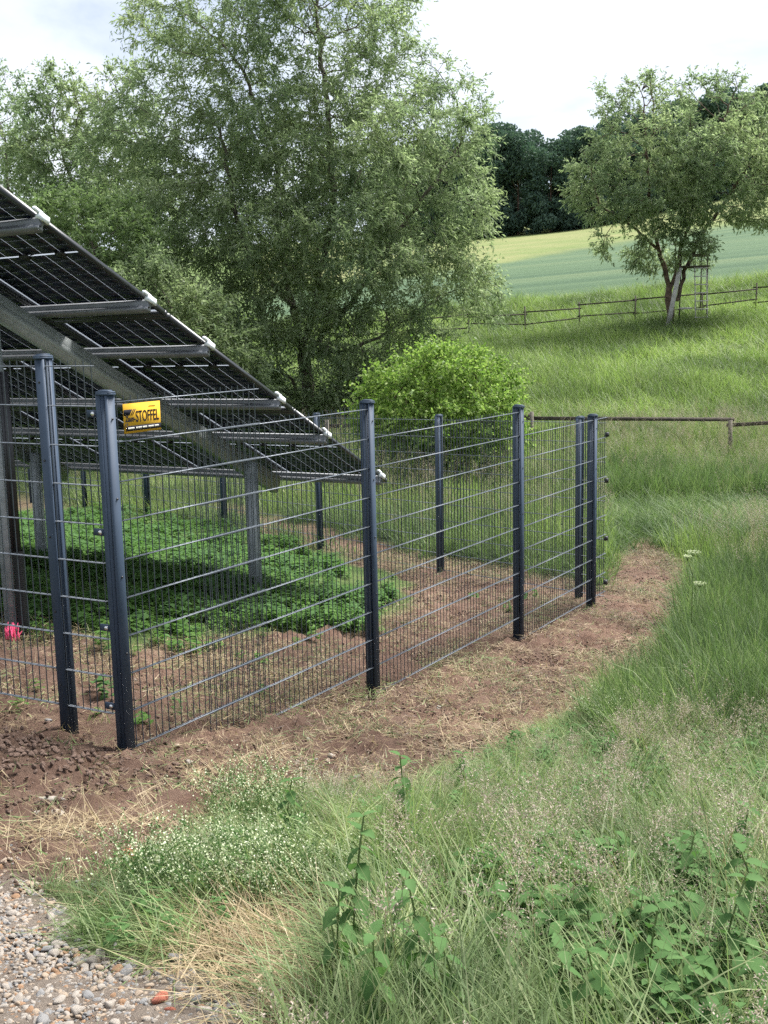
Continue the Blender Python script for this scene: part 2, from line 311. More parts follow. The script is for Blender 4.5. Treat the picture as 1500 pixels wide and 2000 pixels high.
# ------------------------------------------------------------------ wire mesh fence
A1 = R_(32.05); u1 = np.array([math.sin(A1), math.cos(A1), 0]); n1 = np.array([math.cos(A1), -math.sin(A1), 0])
A0 = R_(-62); u0 = np.array([math.sin(A0), math.cos(A0), 0]); n0 = np.array([math.cos(A0 - math.pi), -math.sin(A0 - math.pi), 0])
A2 = R_(-40.5); u2 = np.array([math.sin(A2), math.cos(A2), 0]); n2 = np.array([math.cos(A2), -math.sin(A2), 0])
UP = np.array([0, 0, 1.0])
C1 = np.array([-1.338, 5.615, 0.0]); C2 = C1 + u1 * 6.80
def fence_post(parent, P, u, n, ztop, zbot, cover=True, name='post'):
    # tube behind the mesh (inside), cover strip in front of it (outside); n points outwards
    P = np.asarray(P, float); mb = MB(); zc = (ztop + zbot) / 2; h = (ztop - zbot) / 2
    mb.box(P - n * .036 + UP * zc, .020, .028, h, u, n)
    for s_ in (-1, 1): mb.box(P - n * .036 + u * .0215 * s_ + UP * zc, .0016, .008, h - .002, u, n)      # rolled ribs
    po = build(mb, name, M['anthracite'], parent)
    if cover:
        mb = MB(); zb = zbot - .03
        prof = [(-.030, .010), (.030, .010), (.030, .017), (.022, .024), (-.022, .024), (-.030, .017)]
        mb.prism(prof, P + UP * (zb + .10), P + UP * (ztop - .004), u, n); build(mb, 'cover_strip', M['anthracite'], po)
    mb = MB(); c0 = P - n * .014 + UP * (ztop + .004); hw, hn = .027, .047       # domed cap
    for k, (sc, z0, z1) in enumerate(((1.0, -.006, .006), (.96, .006, .012), (.72, .012, .019))):
        mb.box(c0 + UP * (z0 + z1) / 2, hw * sc, hn * sc, (z1 - z0) / 2, u, n, taper=.92)
    build(mb, 'cap', M['anthracite'], po)
    z = ztop - .12
    while cover and z > zbot + .3: mb = MB(); mb.tube(P + n * .023 + UP * z, P + n * .0285 + UP * z, .006, n=6); build(mb, 'bolt', M['black_plastic'], po); z -= .4
    return po
def mesh_panel(parent, P0_, u, n, t0, t1, ztop, slope=0.0, rows=10, t_first=None):
    # horizontal twin rods every 200 mm, uprights every 50 mm with 30 mm tips; slope = rise per metre along u
    ctr = link('mesh_panel', None, parent); zt = lambda t: ztop + slope * (t - t0)
    for k in range(rows):
        mb = MB()
        for s_ in (-1, 1):
            q = n * (.0065 * s_); mb.tube(P0_ + u * t0 + q + UP * (zt(t0) - .2 * k), P0_ + u * t1 + q + UP * (zt(t1) - .2 * k), .0028, n=6)
        build(mb, 'horizontal_rod', M['rod'], ctr)
    mb = MB(); t = t0 + .012; top = .03
    while t < t1 - .004:
        mb.tube(P0_ + u * t + UP * (zt(t) + top), P0_ + u * t + UP * (zt(t) - .2 * (rows - 1) - .006), .0029, n=5, cap=False); t += .05
    tag(build(mb, 'upright_rods', M['wire'], ctr), kind='stuff')
    return ctr
F1 = thing('wire_mesh_fence', 'anthracite double rod mesh fence run carrying the yellow sign, stepping down the slope', 'fence', C1)
F1.location = (0, 0, 0)
GZ = lambda P: float(gz(np.array([P[0]]), np.array([P[1]]))[0])
for t_, ztop in ((-.03, 1.295), (2.36, 1.09), (4.75, .89), (6.46, .68)):
    P = C1 + u1 * t_; fence_post(F1, P, u1, n1, ztop, GZ(P) - .03)
for t0, t1, zt in ((.015, 1.16, 1.255), (.60, 2.375, 1.05), (2.345, 4.765, .85), (4.735, 6.80, .643)): mesh_panel(F1, C1, u1, n1, t0, t1, zt)
FL = thing('wire_mesh_fence', 'short anthracite mesh fence run beside the steel leg with corrugated conduit', 'fence')
CL = C1 - n1 * .03 + u1 * -.03 + u0 * .035
for t_, ztop in ((.36, 1.475), (2.75, 1.60)):
    P = CL + u0 * t_; fence_post(FL, P, u0, n0, ztop, GZ(P) - .03)
mesh_panel(FL, CL, u0, n0, .02, 2.53, 1.436); mesh_panel(FL, CL, u0, n0, 2.5, 4.6, 1.56)
for z in (1.20, .60, .10, -.32):               # corner brackets with shiny bolts
    mb = MB(); q = CL + u0 * .035 + UP * z; mb.box(q + n0 * .012, .030, .004, .018, u0, n0); br = build(mb, 'bracket', M['anthracite'], FL)
    mb = MB(); mb.tube(q + n0 * .014 - u0 * .012, q + n0 * .024 - u0 * .012, .014, .010, n=10); build(mb, 'bolt', M['bolt'], br)
F2 = thing('wire_mesh_fence', 'mesh fence run of tilted panels along the meadow behind the solar table', 'fence')
TB = [.33, 2.45, 4.82, 7.2, 9.57, 11.9, 14.25, 16.6]
ztb = lambda t: .585 - .036 * t
for t_ in TB: P = C2 + u2 * t_; fence_post(F2, P, u2, n2, ztb(t_) + .045, GZ(P) - .03)
prev = 0.0
for t_ in TB[1:]: mesh_panel(F2, C2, u2, n2, prev + .01, t_ + .01, ztb(prev), -.036); prev = t_
for z in (.45, -.02, -.62, -1.08):
    mb = MB(); mb.box(C2 + u1 * -.01 + UP * (z + .02) + n1 * .012, .022, .014, .022, u1, n1); build(mb, 'clamp', M['black_plastic'], F2)

# sign
SG = C1 + u1 * .055 + n1 * .017; sx = u1; SW, SH = .265, .150; zb_ = 1.093
S = thing('fence_sign', 'small yellow advertising plate with black lettering wired to the mesh fence', 'sign', SG + UP * zb_)
S.matrix_world = Matrix(((sx[0], 0, n1[0], SG[0]), (sx[1], 0, n1[1], SG[1]), (0, 1, 0, zb_), (0, 0, 0, 1)))
def flat(pts, name, mat, z0=.0, z1=.001, parent=S):
    mb = MB(); mb.prism(pts, (0, 0, z0), (0, 0, z1), (1, 0, 0), (0, 1, 0)); return build(mb, name, mat, parent)
flat([(0, 0), (SW, 0), (SW, SH), (0, SH)], 'plate', M['sign_yellow'], -.003, .0)
q = lambda a, b_: (a * SW, b_ * SH)
flat([q(.0, .78), q(.0, .60), q(.155, .60), q(.235, .80), q(.02, .80)], 'corner_mark', M['sign_black'], .0004, .0012)
for k in (0, 1): flat([q(.18 + .045 * k, .60), q(.205 + .045 * k, .60), q(.285 + .045 * k, .80), q(.26 + .045 * k, .80)], 'slanted_stripe', M['sign_black'], .0004, .0012)
for k in (0, 1): flat([q(.0 + .045 * k, .24 - .1 * k), q(.0 + .045 * k, .16 - .1 * k + .0), q(.06 + .045 * k, .34), q(.04 + .045 * k, .34)], 'slanted_stripe', M['sign_black'], .0004, .0012)
flat([q(.03, .075), q(1, .075), q(1, .245), q(.10, .245)], 'address_band', M['sign_black'], .0004, .0012)
for a, b_ in ((.10, .27), (.31, .35), (.37, .46), (.49, .62), (.65, .80), (.82, .95)):
    xx = a
    while xx < b_ - .01: flat([q(xx, .13), q(xx + .016, .13), q(xx + .016, .195), q(xx, .195)], 'small_print', M['sign_white'], .0014, .0018); xx += .024
def text(body, x, y, size, mat, z, sxs=1.0, shear=0.0, bold=.0011):
    cu = bpy.data.curves.new('lettering', 'FONT'); cu.body = body; cu.size = size; cu.extrude = .0003; cu.shear = shear; cu.offset = bold; cu.materials.append(mat)
    tmp = bpy.data.objects.new('lettering', cu); COL.objects.link(tmp); bpy.context.view_layer.update()
    lm_ = bpy.data.meshes.new_from_object(tmp.evaluated_get(bpy.context.evaluated_depsgraph_get())); bpy.data.objects.remove(tmp)
    ob = link('lettering', lm_, S); ob.location = (x * SW, y * SH, z); ob.scale = (sxs, 1, 1); return ob
text('Zaun-', .035, .395, .040, M['sign_black'], .0012, .74, .15)
text('STOFFEL', .315, .365, .080, M['sign_black'], .0012, .555, 0, .0008)
mb = MB(); mb.box((.86 * SW * .9, .86 * SH, .0010), .025, .0012, .0004); build(mb, 'small_print', M['sign_black'], S)

# ------------------------------------------------------------------ solar table
aa = R_(-59.6); axd = np.array([math.sin(aa), math.cos(aa), -.011]); axd /= np.linalg.norm(axd)
sh = np.array([math.cos(aa), -math.sin(aa), 0]); TH = R_(27.5)
LOW = np.array([.042, 10.905, .124]); ed = -sh * math.cos(TH) + UP * math.sin(TH); nd = np.cross(axd, ed); nd = nd if nd[2] > 0 else -nd
ST = thing('solar_table', 'tilted table of dark solar modules on galvanised legs seen from underneath', 'solar panel', (0, 0, 0))
MW, ML = 1.134, 1.725; NC = 8
def make_module():                              # origin: lower right corner, X along the table, Y up the slope, Z out of the face
    fr = MB(); T_ = .035
    for c_, hx, hy in (((MW / 2, .0125), MW / 2, .0125), ((MW / 2, ML - .0125), MW / 2, .0125), ((.0125, ML / 2), .0125, ML / 2 - .025), ((MW - .0125, ML / 2), .0125, ML / 2 - .025)):
        fr.box((c_[0], c_[1], -T_ / 2), hx, hy, T_ / 2)
    lam = MB(); lam.box((MW / 2, ML / 2, -.004), MW / 2 - .024, ML / 2 - .024, .0008)
    ce = MB(); cw = (MW - .09) / 6; mid = .015; chh = (ML - .10 - mid) / 18
    for i in range(6):
        for j in range(18):
            y0 = .05 + j * chh + (mid if j >= 9 else 0)
            ce.box((.045 + (i + .5) * cw, y0 + chh / 2, -.0056), cw / 2 - .0025, chh / 2 - .0010, .0006)
    jb = MB(); jb.box((0, 0, -.014), .035, .022, .009)
    return fr.mesh('frame', M['frame_black']), lam.mesh('laminate', M['laminate']), ce.mesh('cells', M['cell']), jb.mesh('junction_box', M['black_plastic'])
mf, mlam, mce, mjb = make_module()
for i in range(NC):
    for j in range(3):
        o_ = LOW + axd * (i * (MW + .02)) + ed * (j * (ML + .02))
        mod = link('solar_module', mlam, ST)
        mod.matrix_world = Matrix(((axd[0], ed[0], nd[0], o_[0]), (axd[1], ed[1], nd[1], o_[1]), (axd[2], ed[2], nd[2], o_[2]), (0, 0, 0, 1)))
        link('frame', mf, mod); tag(link('cells', mce, mod), kind='stuff')
        for k in range(3): tag_loc(link('junction_box', mjb, mod), (MW * (.2 + .3 * k), ML / 2, 0))
def cprof(w_, h_, t_, lip): return [(0, 0), (w_, 0), (w_, lip), (w_ - t_, lip), (w_ - t_, t_), (t_, t_), (t_, h_ - t_), (w_ - t_, h_ - t_), (w_ - t_, h_ - lip), (w_, h_ - lip), (w_, h_), (0, h_)]
for s_ in (.17, 1.22, 1.99, 3.0, 3.71, 4.78):
    p = LOW + ed * s_ - nd * .036
    mb = MB()
    prof = [(-.03, 0), (.03, 0), (.03, -.02), (.022, -.03), (.022, -.05), (.03, -.055), (.03, -.075), (-.03, -.075), (-.03, -.055), (-.022, -.05), (-.022, -.03), (-.03, -.02)]
    mb.prism(prof, p - axd * .03, p + axd * (NC * (MW + .02) + .03), ed, nd); pu = build(mb, 'purlin', M['alu'], ST)
    mb = MB(); mb.box(p - axd * .032 + nd * .012, .016, .05, .022, axd, ed, nd, taper=.8); mb.box(p - axd * .030 + ed * .055 + nd * .03, .012, .035, .010, axd, ed, nd); build(mb, 'end_clamp', M['white_plastic'], pu)
    mb = MB(); q0 = p - axd * .0306 - nd * .045; mb.tube(q0, q0 - axd * .004, .008, n=8); build(mb, 'bolt_hole', M['black_plastic'], pu)
RD = -.036 - .15
for i, ao in enumerate((.95, 3.8, 6.6)):
    base = LOW + axd * ao + nd * RD
    p0 = base + ed * .46; p1 = base + ed * 5.1; mb = MB()
    hh = .165; prof = [(-.035, 0), (.035, 0), (.035, -.004), (-.031, -.004), (-.031, -hh + .004), (.035, -hh + .004), (.035, -hh + .022), (.039, -hh + .022), (.039, -hh), (-.035, -hh)]
    mb.prism(prof, p0, p1, axd, nd)
    mb.box((p0 + p1) / 2 + axd * -.037 - nd * .095, .0015, 2.2, .03, axd, ed, nd)
    build(mb, 'rafter', M['galv_olive'], ST)
    for s_, nm in ((1.02, 'leg'), (4.3, 'leg')):
        q_ = base + ed * s_ - nd * .10; zb = GZ(q_) - .15; mb = MB()
        cc = [(a - .05, b_ - .05) for a, b_ in cprof(.085, .085, .005, .025)]
        qq = q_ - axd * .095
        mb.prism(cc, (qq[0], qq[1], zb), (qq[0], qq[1], qq[2] + .05), sh, -np.cross(UP, sh)); lg = build(mb, nm, M['galv'], ST)
        if i == 0 and s_ > 2:
            mb = MB(); zg = GZ(q_); pc = qq + sh * .0 - axd * .085
            for k in range(46): z = zg + .01 + k * .0135; mb.tube((pc[0], pc[1], z), (pc[0], pc[1], z + .0075), .040, n=12, cap=False); mb.tube((pc[0], pc[1], z + .0075), (pc[0], pc[1], z + .0135), .034, n=12, cap=False)
            build(mb, 'corrugated_conduit', M['black_plastic'], lg, True)
            mb = MB(); mb.tube((pc[0], pc[1], zg + .6), (pc[0], pc[1], zg + 1.9), .026, n=10); mb.tube((pc[0] - .03, pc[1], zg + .6), (pc[0] - .03, pc[1], zg + 1.9), .016, n=8); build(mb, 'cable_bundle', M['black_plastic'], lg)
            mb = MB()
            rr = np.random.default_rng(3)
            for k in range(70):
                a_ = rr.uniform(0, 6.28); r_ = rr.uniform(0, .055); h_ = rr.uniform(.05, .15); x_, y_ = pc[0] - sh[0] * .06 + .0 + r_ * math.cos(a_), pc[1] - .16 + r_ * math.sin(a_)
                mb.tube((x_, y_, zg - .01), (x_ + rr.normal() * .02, y_ + rr.normal() * .02, zg + h_), .006, .003, n=3)
            pk = build(mb, 'sprayed_grass_tuft', M['pink']); tag(pk, 'bright pink sprayed grass tuft at foot of the conduit', 'marker')

rc = np.random.default_rng(12)
for s_ in (1.05, 2.75, 4.5):                    # module leads looping along the purlins
    for i in range(NC):
        a0 = LOW + ed * s_ + axd * (i * (MW + .02) + .18) - nd * .03; mb = MB(); L_ = .95; prev = None
        for k in range(9):
            f_ = k / 8; p = a0 + axd * L_ * f_ - UP * (.05 + .10 * rc.random() * 0 + .11 * math.sin(math.pi * f_) ** 2 * (.5 + .6 * ((i * 7 + int(s_ * 3)) % 3) / 2)) + ed * .03 * math.sin(6 * f_)
            if prev is not None: mb.tube(prev, p, .0035, n=5, cap=False)
            prev = p
        build(mb, 'cable', M['black_plastic'], ST)
# ------------------------------------------------------------------ trees
def grow(stems, attr_pts, step, kill, seed, it=200, up=.05):
    rng = np.random.default_rng(seed); nodes = []; par = []
    for st in stems:                            # polylines; first vertex may be index of an earlier node
        st = [np.asarray(p, float) for p in st]; prev = -1
        if nodes:
            d = [np.linalg.norm(np.array(n_) - st[0]) for n_ in nodes]; prev = int(np.argmin(d))
            if d[prev] > .01: nodes.append(st[0]); par.append(prev); prev = len(nodes) - 1
        else: nodes.append(st[0]); par.append(-1); prev = 0
        for a, b_ in zip(st[:-1], st[1:]):
            k = max(1, int(np.linalg.norm(b_ - a) / step)); d_ = np.linalg.norm(b_ - a)
            for j in range(1, k + 1):
                nodes.append(a + (b_ - a) * j / k + rng.normal(0, .035 * min(1, d_), 3) * (j < k)); par.append(prev); prev = len(nodes) - 1
    nodes = [np.asarray(n_) for n_ in nodes]
    A = np.array(attr_pts); nd_ = np.full(len(A), 1e9); ni = np.zeros(len(A), int)
    def upd(start):
        B = np.array(nodes[start:]);
        if not len(B): return
        d = np.linalg.norm(A[:, None] - B[None], axis=2); j = d.argmin(1); dm = d[np.arange(len(A)), j]; mk = dm < nd_; nd_[mk] = dm[mk]; ni[mk] = j[mk] + start
    upd(0); alive = np.ones(len(A), bool)
    for _ in range(it):
        alive &= nd_ > kill
        if not alive.any(): break
        dirs = {}
        idx = np.where(alive)[0]; v = A[idx] - np.array(nodes)[ni[idx]]; v /= np.linalg.norm(v, axis=1)[:, None] + 1e-9
        acc = np.zeros((len(nodes), 3)); np.add.at(acc, ni[idx], v); src = np.unique(ni[idx]); s0 = len(nodes)
        for k in src:
            d = acc[k]; l = np.linalg.norm(d)
            if l < 1e-6: continue
            d = d / l + rng.normal(0, .18, 3) + (0, 0, up); d /= np.linalg.norm(d); nodes.append(nodes[k] + d * step); par.append(int(k))
        if len(nodes) == s0: break
        upd(s0)
        if len(nodes) > 9000: break
    return np.array(nodes), np.array(par)
def radii(nodes, par, tip, ex=1.95):
    n = len(nodes); r = np.zeros(n); child = np.zeros(n, int)
    for k in range(n - 1, -1, -1):
        if r[k] == 0: r[k] = tip ** ex
        if par[k] >= 0: r[par[k]] += r[k]; child[par[k]] += 1
    return r ** (1 / ex), child
def branch_mesh(nodes, par, r, mat, sides=5, rmax=1.0):
    n = len(nodes); r = np.minimum(r, rmax); d = np.zeros((n, 3)); pk = par >= 0; d[pk] = nodes[pk] - nodes[par[pk]]; d[~pk] = (0, 0, 1)
    d /= np.linalg.norm(d, axis=1)[:, None] + 1e-9
    a = np.cross(d, np.array([.31, .17, .93])); a /= np.linalg.norm(a, axis=1)[:, None] + 1e-9; bb = np.cross(d, a)
    th = np.arange(sides) * 2 * math.pi / sides
    ring = (a[:, None] * np.cos(th)[None, :, None] + bb[:, None] * np.sin(th)[None, :, None])
    k = np.where(pk)[0]; v0 = nodes[par[k]][:, None] + ring[k] * np.minimum(r[par[k]], r[k] * 1.35)[:, None, None]; v1 = nodes[k][:, None] + ring[k] * r[k][:, None, None]
    V_ = np.concatenate([v0, v1], 1).reshape(-1, 3); base = np.arange(len(k))[:, None] * 2 * sides; i = np.arange(sides); j = (i + 1) % sides
    f = np.stack([base + i, base + j, base + j + sides, base + i + sides], -1).reshape(-1, 4)
    return mesh_np('limbs', V_, f.ravel(), np.full(len(f), 4), mat, smooth=True)
def leaves(P, D, ln, wd, rng, droop=.3, fold=True):
    # one kite shaped leaf per row; P base points, D axis directions
    n = len(P); D = D / (np.linalg.norm(D, axis=1)[:, None] + 1e-9); l = ln * rng.uniform(.65, 1.25, n)[:, None]; w_ = wd * rng.uniform(.7, 1.25, n)[:, None]
    S_ = np.cross(D, rng.normal(size=(n, 3))); S_ /= np.linalg.norm(S_, axis=1)[:, None] + 1e-9
    v0 = P; v1 = P + D * l * .45 + S_ * w_ / 2; v2 = P + D * l + np.array([0, 0, -1]) * l * droop; v3 = P + D * l * .45 - S_ * w_ / 2
    V_ = np.stack([v0, v1, v2, v3], 1).reshape(-1, 3); f = np.arange(n * 4)
    return V_, f, np.full(n, 4)
def shoots(base, bdir, nsh, nlf, length, ln, wd, rng, spread=.9, droop=.25, centre=None, out_=.5, sag=.3):
    # leafy shoots: each base point gets nsh shoots with nlf leaves strung along it
    k = np.repeat(np.arange(len(base)), nsh); n = len(k)
    d = bdir[k] + rng.normal(0, spread, (n, 3))
    if centre is not None:
        o_ = base[k] - centre; o_ /= np.linalg.norm(o_, axis=1)[:, None] + 1e-9; d = d + o_ * out_
    d /= np.linalg.norm(d, axis=1)[:, None] + 1e-9; Ls = length * rng.uniform(.5, 1.3, n)
    kk = np.repeat(np.arange(n), nlf); tt = np.tile((np.arange(nlf) + .6) / nlf, n) + rng.normal(0, .03, n * nlf)
    P = base[k][kk] + d[kk] * (Ls[kk] * tt)[:, None]; P[:, 2] -= sag * Ls[kk] * tt ** 2
    D = d[kk] * .8 + rng.normal(0, .6, (len(kk), 3)); D[:, 2] -= droop * .4
    return leaves(P, D, ln, wd, rng, droop=.2)
def lobes_pts(lobes, n, rng, shell=.55):
    w_ = np.array([l[3] * l[4] * l[5] for l in lobes]); w_ /= w_.sum(); k = rng.choice(len(lobes), n, p=w_)
    d = rng.normal(size=(n, 3)); d /= np.linalg.norm(d, axis=1)[:, None]; r = (shell + (1 - shell) * rng.random(n) ** .7) ; r[rng.random(n) < .25] *= .6
    Lb = np.array(lobes); return Lb[k, :3] + d * Lb[k, 3:6] * r[:, None]
def px_lobes(spec, Y0):                         # (px, py, depth offset, rx, ry(depth), rz) all in metres bar the first two
    o_ = []
    for a, b_, dy, rx, ry, rz in spec: p = at(a, b_, Y0 + dy); o_.append((*p, rx, ry, rz))
    return o_
def make_tree(name, label, cat, base, stems, lobes, nattr, step, kill, tip, leafmat_, barkmat, nsh, nlf, slen, ln, wd, seed, group=None, thin=.03, sag=.3, rmax=.6, shell=.55, trunkname='trunk', spread=.9, topthin=0.0):
    rng = np.random.default_rng(seed); base = np.asarray(base, float)
    A = lobes_pts(lobes, nattr, rng, shell) - base
    nodes, par = grow([[np.asarray(p) - base for p in s] for s in stems], A, step, kill, seed)
    r, ch = radii(nodes, par, tip)
    t_ = thing(name, label, cat, base, group)
    link(trunkname, branch_mesh(nodes, par, r, barkmat, 6, rmax), t_)
    d = np.zeros_like(nodes); pk = par >= 0; d[pk] = nodes[pk] - nodes[par[pk]]; d /= np.linalg.norm(d, axis=1)[:, None] + 1e-9
    use = np.where(r < thin)[0]; use = use[nodes[use, 2] > .25]
    zt_ = nodes[:, 2].max(); fr_ = nodes[use, 2] / zt_; use = use[rng.random(len(use)) < 1 - topthin * np.clip((fr_ - .5) / .4, 0, 1)]
    cen = nodes[use].mean(0)
    V_, f, s_ = shoots(nodes[use], d[use], nsh, nlf, slen, ln, wd, rng, centre=cen, sag=sag, spread=spread)
    link('crown', mesh_np('crown', V_, f, s_, leafmat_), t_)
    return t_, len(s_), len(nodes)
STAT = []
# the big willow
WB = at(598, 812, 30); WB[2] = GZ(WB) - .1
wl = px_lobes([(470, 120, 0, 1.9, 1.8, 1.9), (330, 60, .5, 1.3, 1.3, 1.4), (640, 60, -.5, 1.9, 2, 2.2), (760, 80, .3, 1.2, 1.4, 1.8), (600, -60, 0, 2.4, 2, 1.6), (840, 230, 0, 1.5, 1.6, 1.6), (920, 250, .2, .8, .9, 1.0),
  (700, 300, -1.2, 1.9, 1.8, 1.7), (880, 400, -.5, 1.3, 1.5, 1.4), (560, 300, -1.0, 1.6, 1.6, 1.6), (400, 290, -.3, 1.8, 1.7, 1.5), (270, 260, .6, 1.2, 1.3, 1.6), (210, 330, .8, .9, 1.0, 1.2),
  (360, 420, -1.0, 1.7, 1.7, 1.4), (500, 470, -1.8, 1.7, 1.6, 1.4), (680, 480, -1.8, 1.9, 1.7, 1.4), (840, 540, -.8, 1.7, 1.6, 1.2), (930, 570, -.2, .9, 1.0, .9), (420, 580, -1.2, 1.8, 1.6, 1.2),
  (560, 620, -1.9, 1.7, 1.4, 1.1), (720, 640, -1.2, 1.6, 1.4, .9), (830, 640, -.4, 1.0, 1.1, .7), (480, 690, -.8, 1.4, 1.2, .8), (660, 740, .2, 1.3, 1.1, .7), (540, 770, .8, 1.2, 1.0, .6), (600, 400, 1.6, 3.0, 1.6, 2.6), (470, 730, -1.6, 1.3, 1.0, .6), (740, 700, -1.6, 1.2, 1.0, .6), (640, 690, -2.0, 1.0, .8, .6)], 30)
hub = at(592, 690, 30)
st_ = [[WB, at(602, 760, 30), hub], [hub, at(575, 600, 29.6), at(485, 505, 29.5), at(455, 400, 29.6), at(430, 250, 29.8)], [hub, at(560, 560, 30.2), at(545, 460, 30.4), at(540, 300, 30.2), at(470, 130, 30)],
       [hub, at(620, 560, 29.8), at(650, 420, 29.6), at(640, 200, 29.6), at(620, 40, 29.8)], [hub, at(680, 600, 29.6), at(760, 480, 29.6), at(830, 380, 29.8), at(900, 280, 30)], [hub, at(660, 690, 29.4), at(740, 660, 29), at(850, 590, 29.2)],
       [WB, at(570, 740, 29.6), at(470, 690, 29.2), at(380, 620, 29)]]
_, a_, b_ = make_tree('willow_tree', 'tall spreading grey green willow behind the solar table with several leaning limbs', 'tree', WB, st_, wl, 4400, .22, .27, .0044, M['willow'], M['bark'], 8, 9, .46, .125, .036, 11, thin=.0092, rmax=.36, sag=.12, topthin=.45)
STAT.append(('willow', a_, b_))
# trees further left
for nm, lab, (bx, by, Y0), lob, sd_, mt, na in (
  ('willow_tree', 'slender pale willow beyond the high edge of the solar table', (20, 640, 46), [(10, 210, 0, 1.2, 1.3, 1.6), (30, 300, 0, 1.6, 1.6, 1.6), (-40, 260, 0, 1.6, 1.6, 2.0), (0, 400, 0, 2.0, 1.8, 1.6), (-60, 420, .5, 2.0, 2.0, 2.2), (40, 480, 0, 1.6, 1.6, 1.2)], 21, 'willow_far', 900),
  ('willow_tree', 'broad olive willow between the slender pale willow and the tall spreading one', (170, 640, 40), [(110, 215, 0, 1.2, 1.2, 1.5), (180, 240, 0, 1.3, 1.4, 1.9), (240, 200, .3, 1.3, 1.3, 1.5), (120, 320, -.3, 1.9, 1.7, 1.4), (220, 330, -.3, 1.7, 1.6, 1.5), (160, 420, 0, 1.9, 1.8, 1.3), (280, 420, .2, 1.6, 1.5, 1.4), (60, 300, .2, 1.0, 1.1, 1.1)], 22, 'willow', 1300)):
    B_ = at(bx, by, Y0); B_[2] = GZ(B_) - .1; tp = at(bx, 420, Y0)
    _, a_, b_ = make_tree(nm, lab, 'tree', B_, [[B_, tp], [tp, at(lob[0][0], lob[0][1] + 60, Y0)], [tp, at(lob[2][0], lob[2][1] + 60, Y0)]], px_lobes(lob, Y0), na, .32, .4, .007, M[mt], M['bark'], 9, 9, .55, .16, .055, sd_, thin=.016, sag=.06, topthin=.35, rmax=.25); STAT.append((nm, a_, b_))
for k, (lab, bx, by, Y0, lob) in enumerate((
  ('light green willow shrub growing up behind the upper solar modules', 190, 680, 27, [(110, 430, 0, 1.0, .9, .7), (190, 430, 0, 1.1, 1.0, .8), (250, 470, -.2, 1.0, 1.0, .9), (160, 520, -.3, 1.3, 1.0, 1.0), (260, 560, -.4, 1.0, .9, .9)]),
  ('silvery green willow shrub hugging the sloping edge of the solar modules', 400, 800, 26, [(310, 560, 0, 1.0, .9, .8), (370, 620, 0, 1.1, 1.0, .9), (430, 680, .1, 1.0, .9, .8), (480, 740, .2, .8, .8, .6), (350, 690, 0, 1.2, 1.0, .9)]),
  ('dim willow shrub in the shade beneath the tall spreading willow', 690, 850, 28, [(650, 790, 0, .8, .7, .5), (710, 760, 0, .8, .8, .6), (560, 800, .3, .8, .7, .5), (740, 810, 0, .8, .7, .5)]))):
    B_ = at(bx, by, Y0); B_[2] = GZ(B_) - .1; tp = at(lob[1][0], lob[1][1] + 90, Y0)
    _, a_, b_ = make_tree('willow_shrub', lab, 'shrub', B_, [[B_, B_ * .5 + tp * .5, tp]], px_lobes(lob, Y0), 420, .2, .26, .005, M['willow_light' if k == 0 else 'willow'], M['bark'], 9, 10, .40, .115, .042, 31 + k, thin=.013, sag=.05, rmax=.12, shell=.4, trunkname='stems'); STAT.append(('shrub', a_, b_))
# tree on the hillside
TBp = at(1312, 598, 43); TBp[2] = GZ(TBp) - .1
tl = px_lobes([(1190, 200, 0, .9, 1, .8), (1260, 190, 0, 1.1, 1.2, 1.0), (1340, 190, .2, 1.1, 1.2, .9), (1420, 180, 0, 1.0, 1.2, .9), (1490, 220, 0, 1.1, 1.2, 1.2), (1300, 290, -1, 1.8, 1.7, 1.3), (1420, 300, -1, 1.8, 1.7, 1.4), (1500, 340, 0, 1.5, 1.6, 1.4),
  (1200, 300, 0, 1.2, 1.3, 1.0), (1150, 350, 0, 1.1, 1.2, .8), (1190, 400, -.3, 1.3, 1.3, .8), (1290, 400, -1.2, 1.6, 1.4, 1.1), (1390, 390, -1, 1.6, 1.4, 1.0), (1460, 420, -.2, 1.0, 1.2, .7), (1350, 470, -.6, 1.0, .9, .7), (1245, 500, -.3, .7, .8, .6), (1180, 480, 0, .6, .8, .4), (1300, 500, .2, .9, .8, .7), (1360, 510, .5, .6, .6, .5)], 43)
hb = at(1316, 545, 43)
st_ = [[TBp, at(1306, 570, 43), at(1300, 530, 43), at(1285, 480, 43), at(1270, 400, 43), at(1260, 260, 43)], [at(1306, 570, 43), at(1325, 520, 43), at(1335, 440, 43), at(1345, 300, 43)], [at(1325, 585, 43.1), at(1335, 530, 43.2), at(1380, 440, 43.2), at(1430, 380, 43.2), at(1470, 300, 43)], [at(1290, 490, 43), at(1230, 440, 42.8), at(1170, 400, 42.8)], [at(1330, 480, 43), at(1400, 300, 43), at(1420, 220, 43)]]
_, a_, b_ = make_tree('willow_tree', 'round crowned tree on the hillside with splayed brown stems and a hunting seat', 'tree', TBp, st_, tl, 1700, .25, .31, .0065, M['willow'], M['bark_brown'], 7, 9, .42, .15, .05, 41, thin=.0125, sag=.05, topthin=.5, rmax=.26); STAT.append(('right', a_, b_))
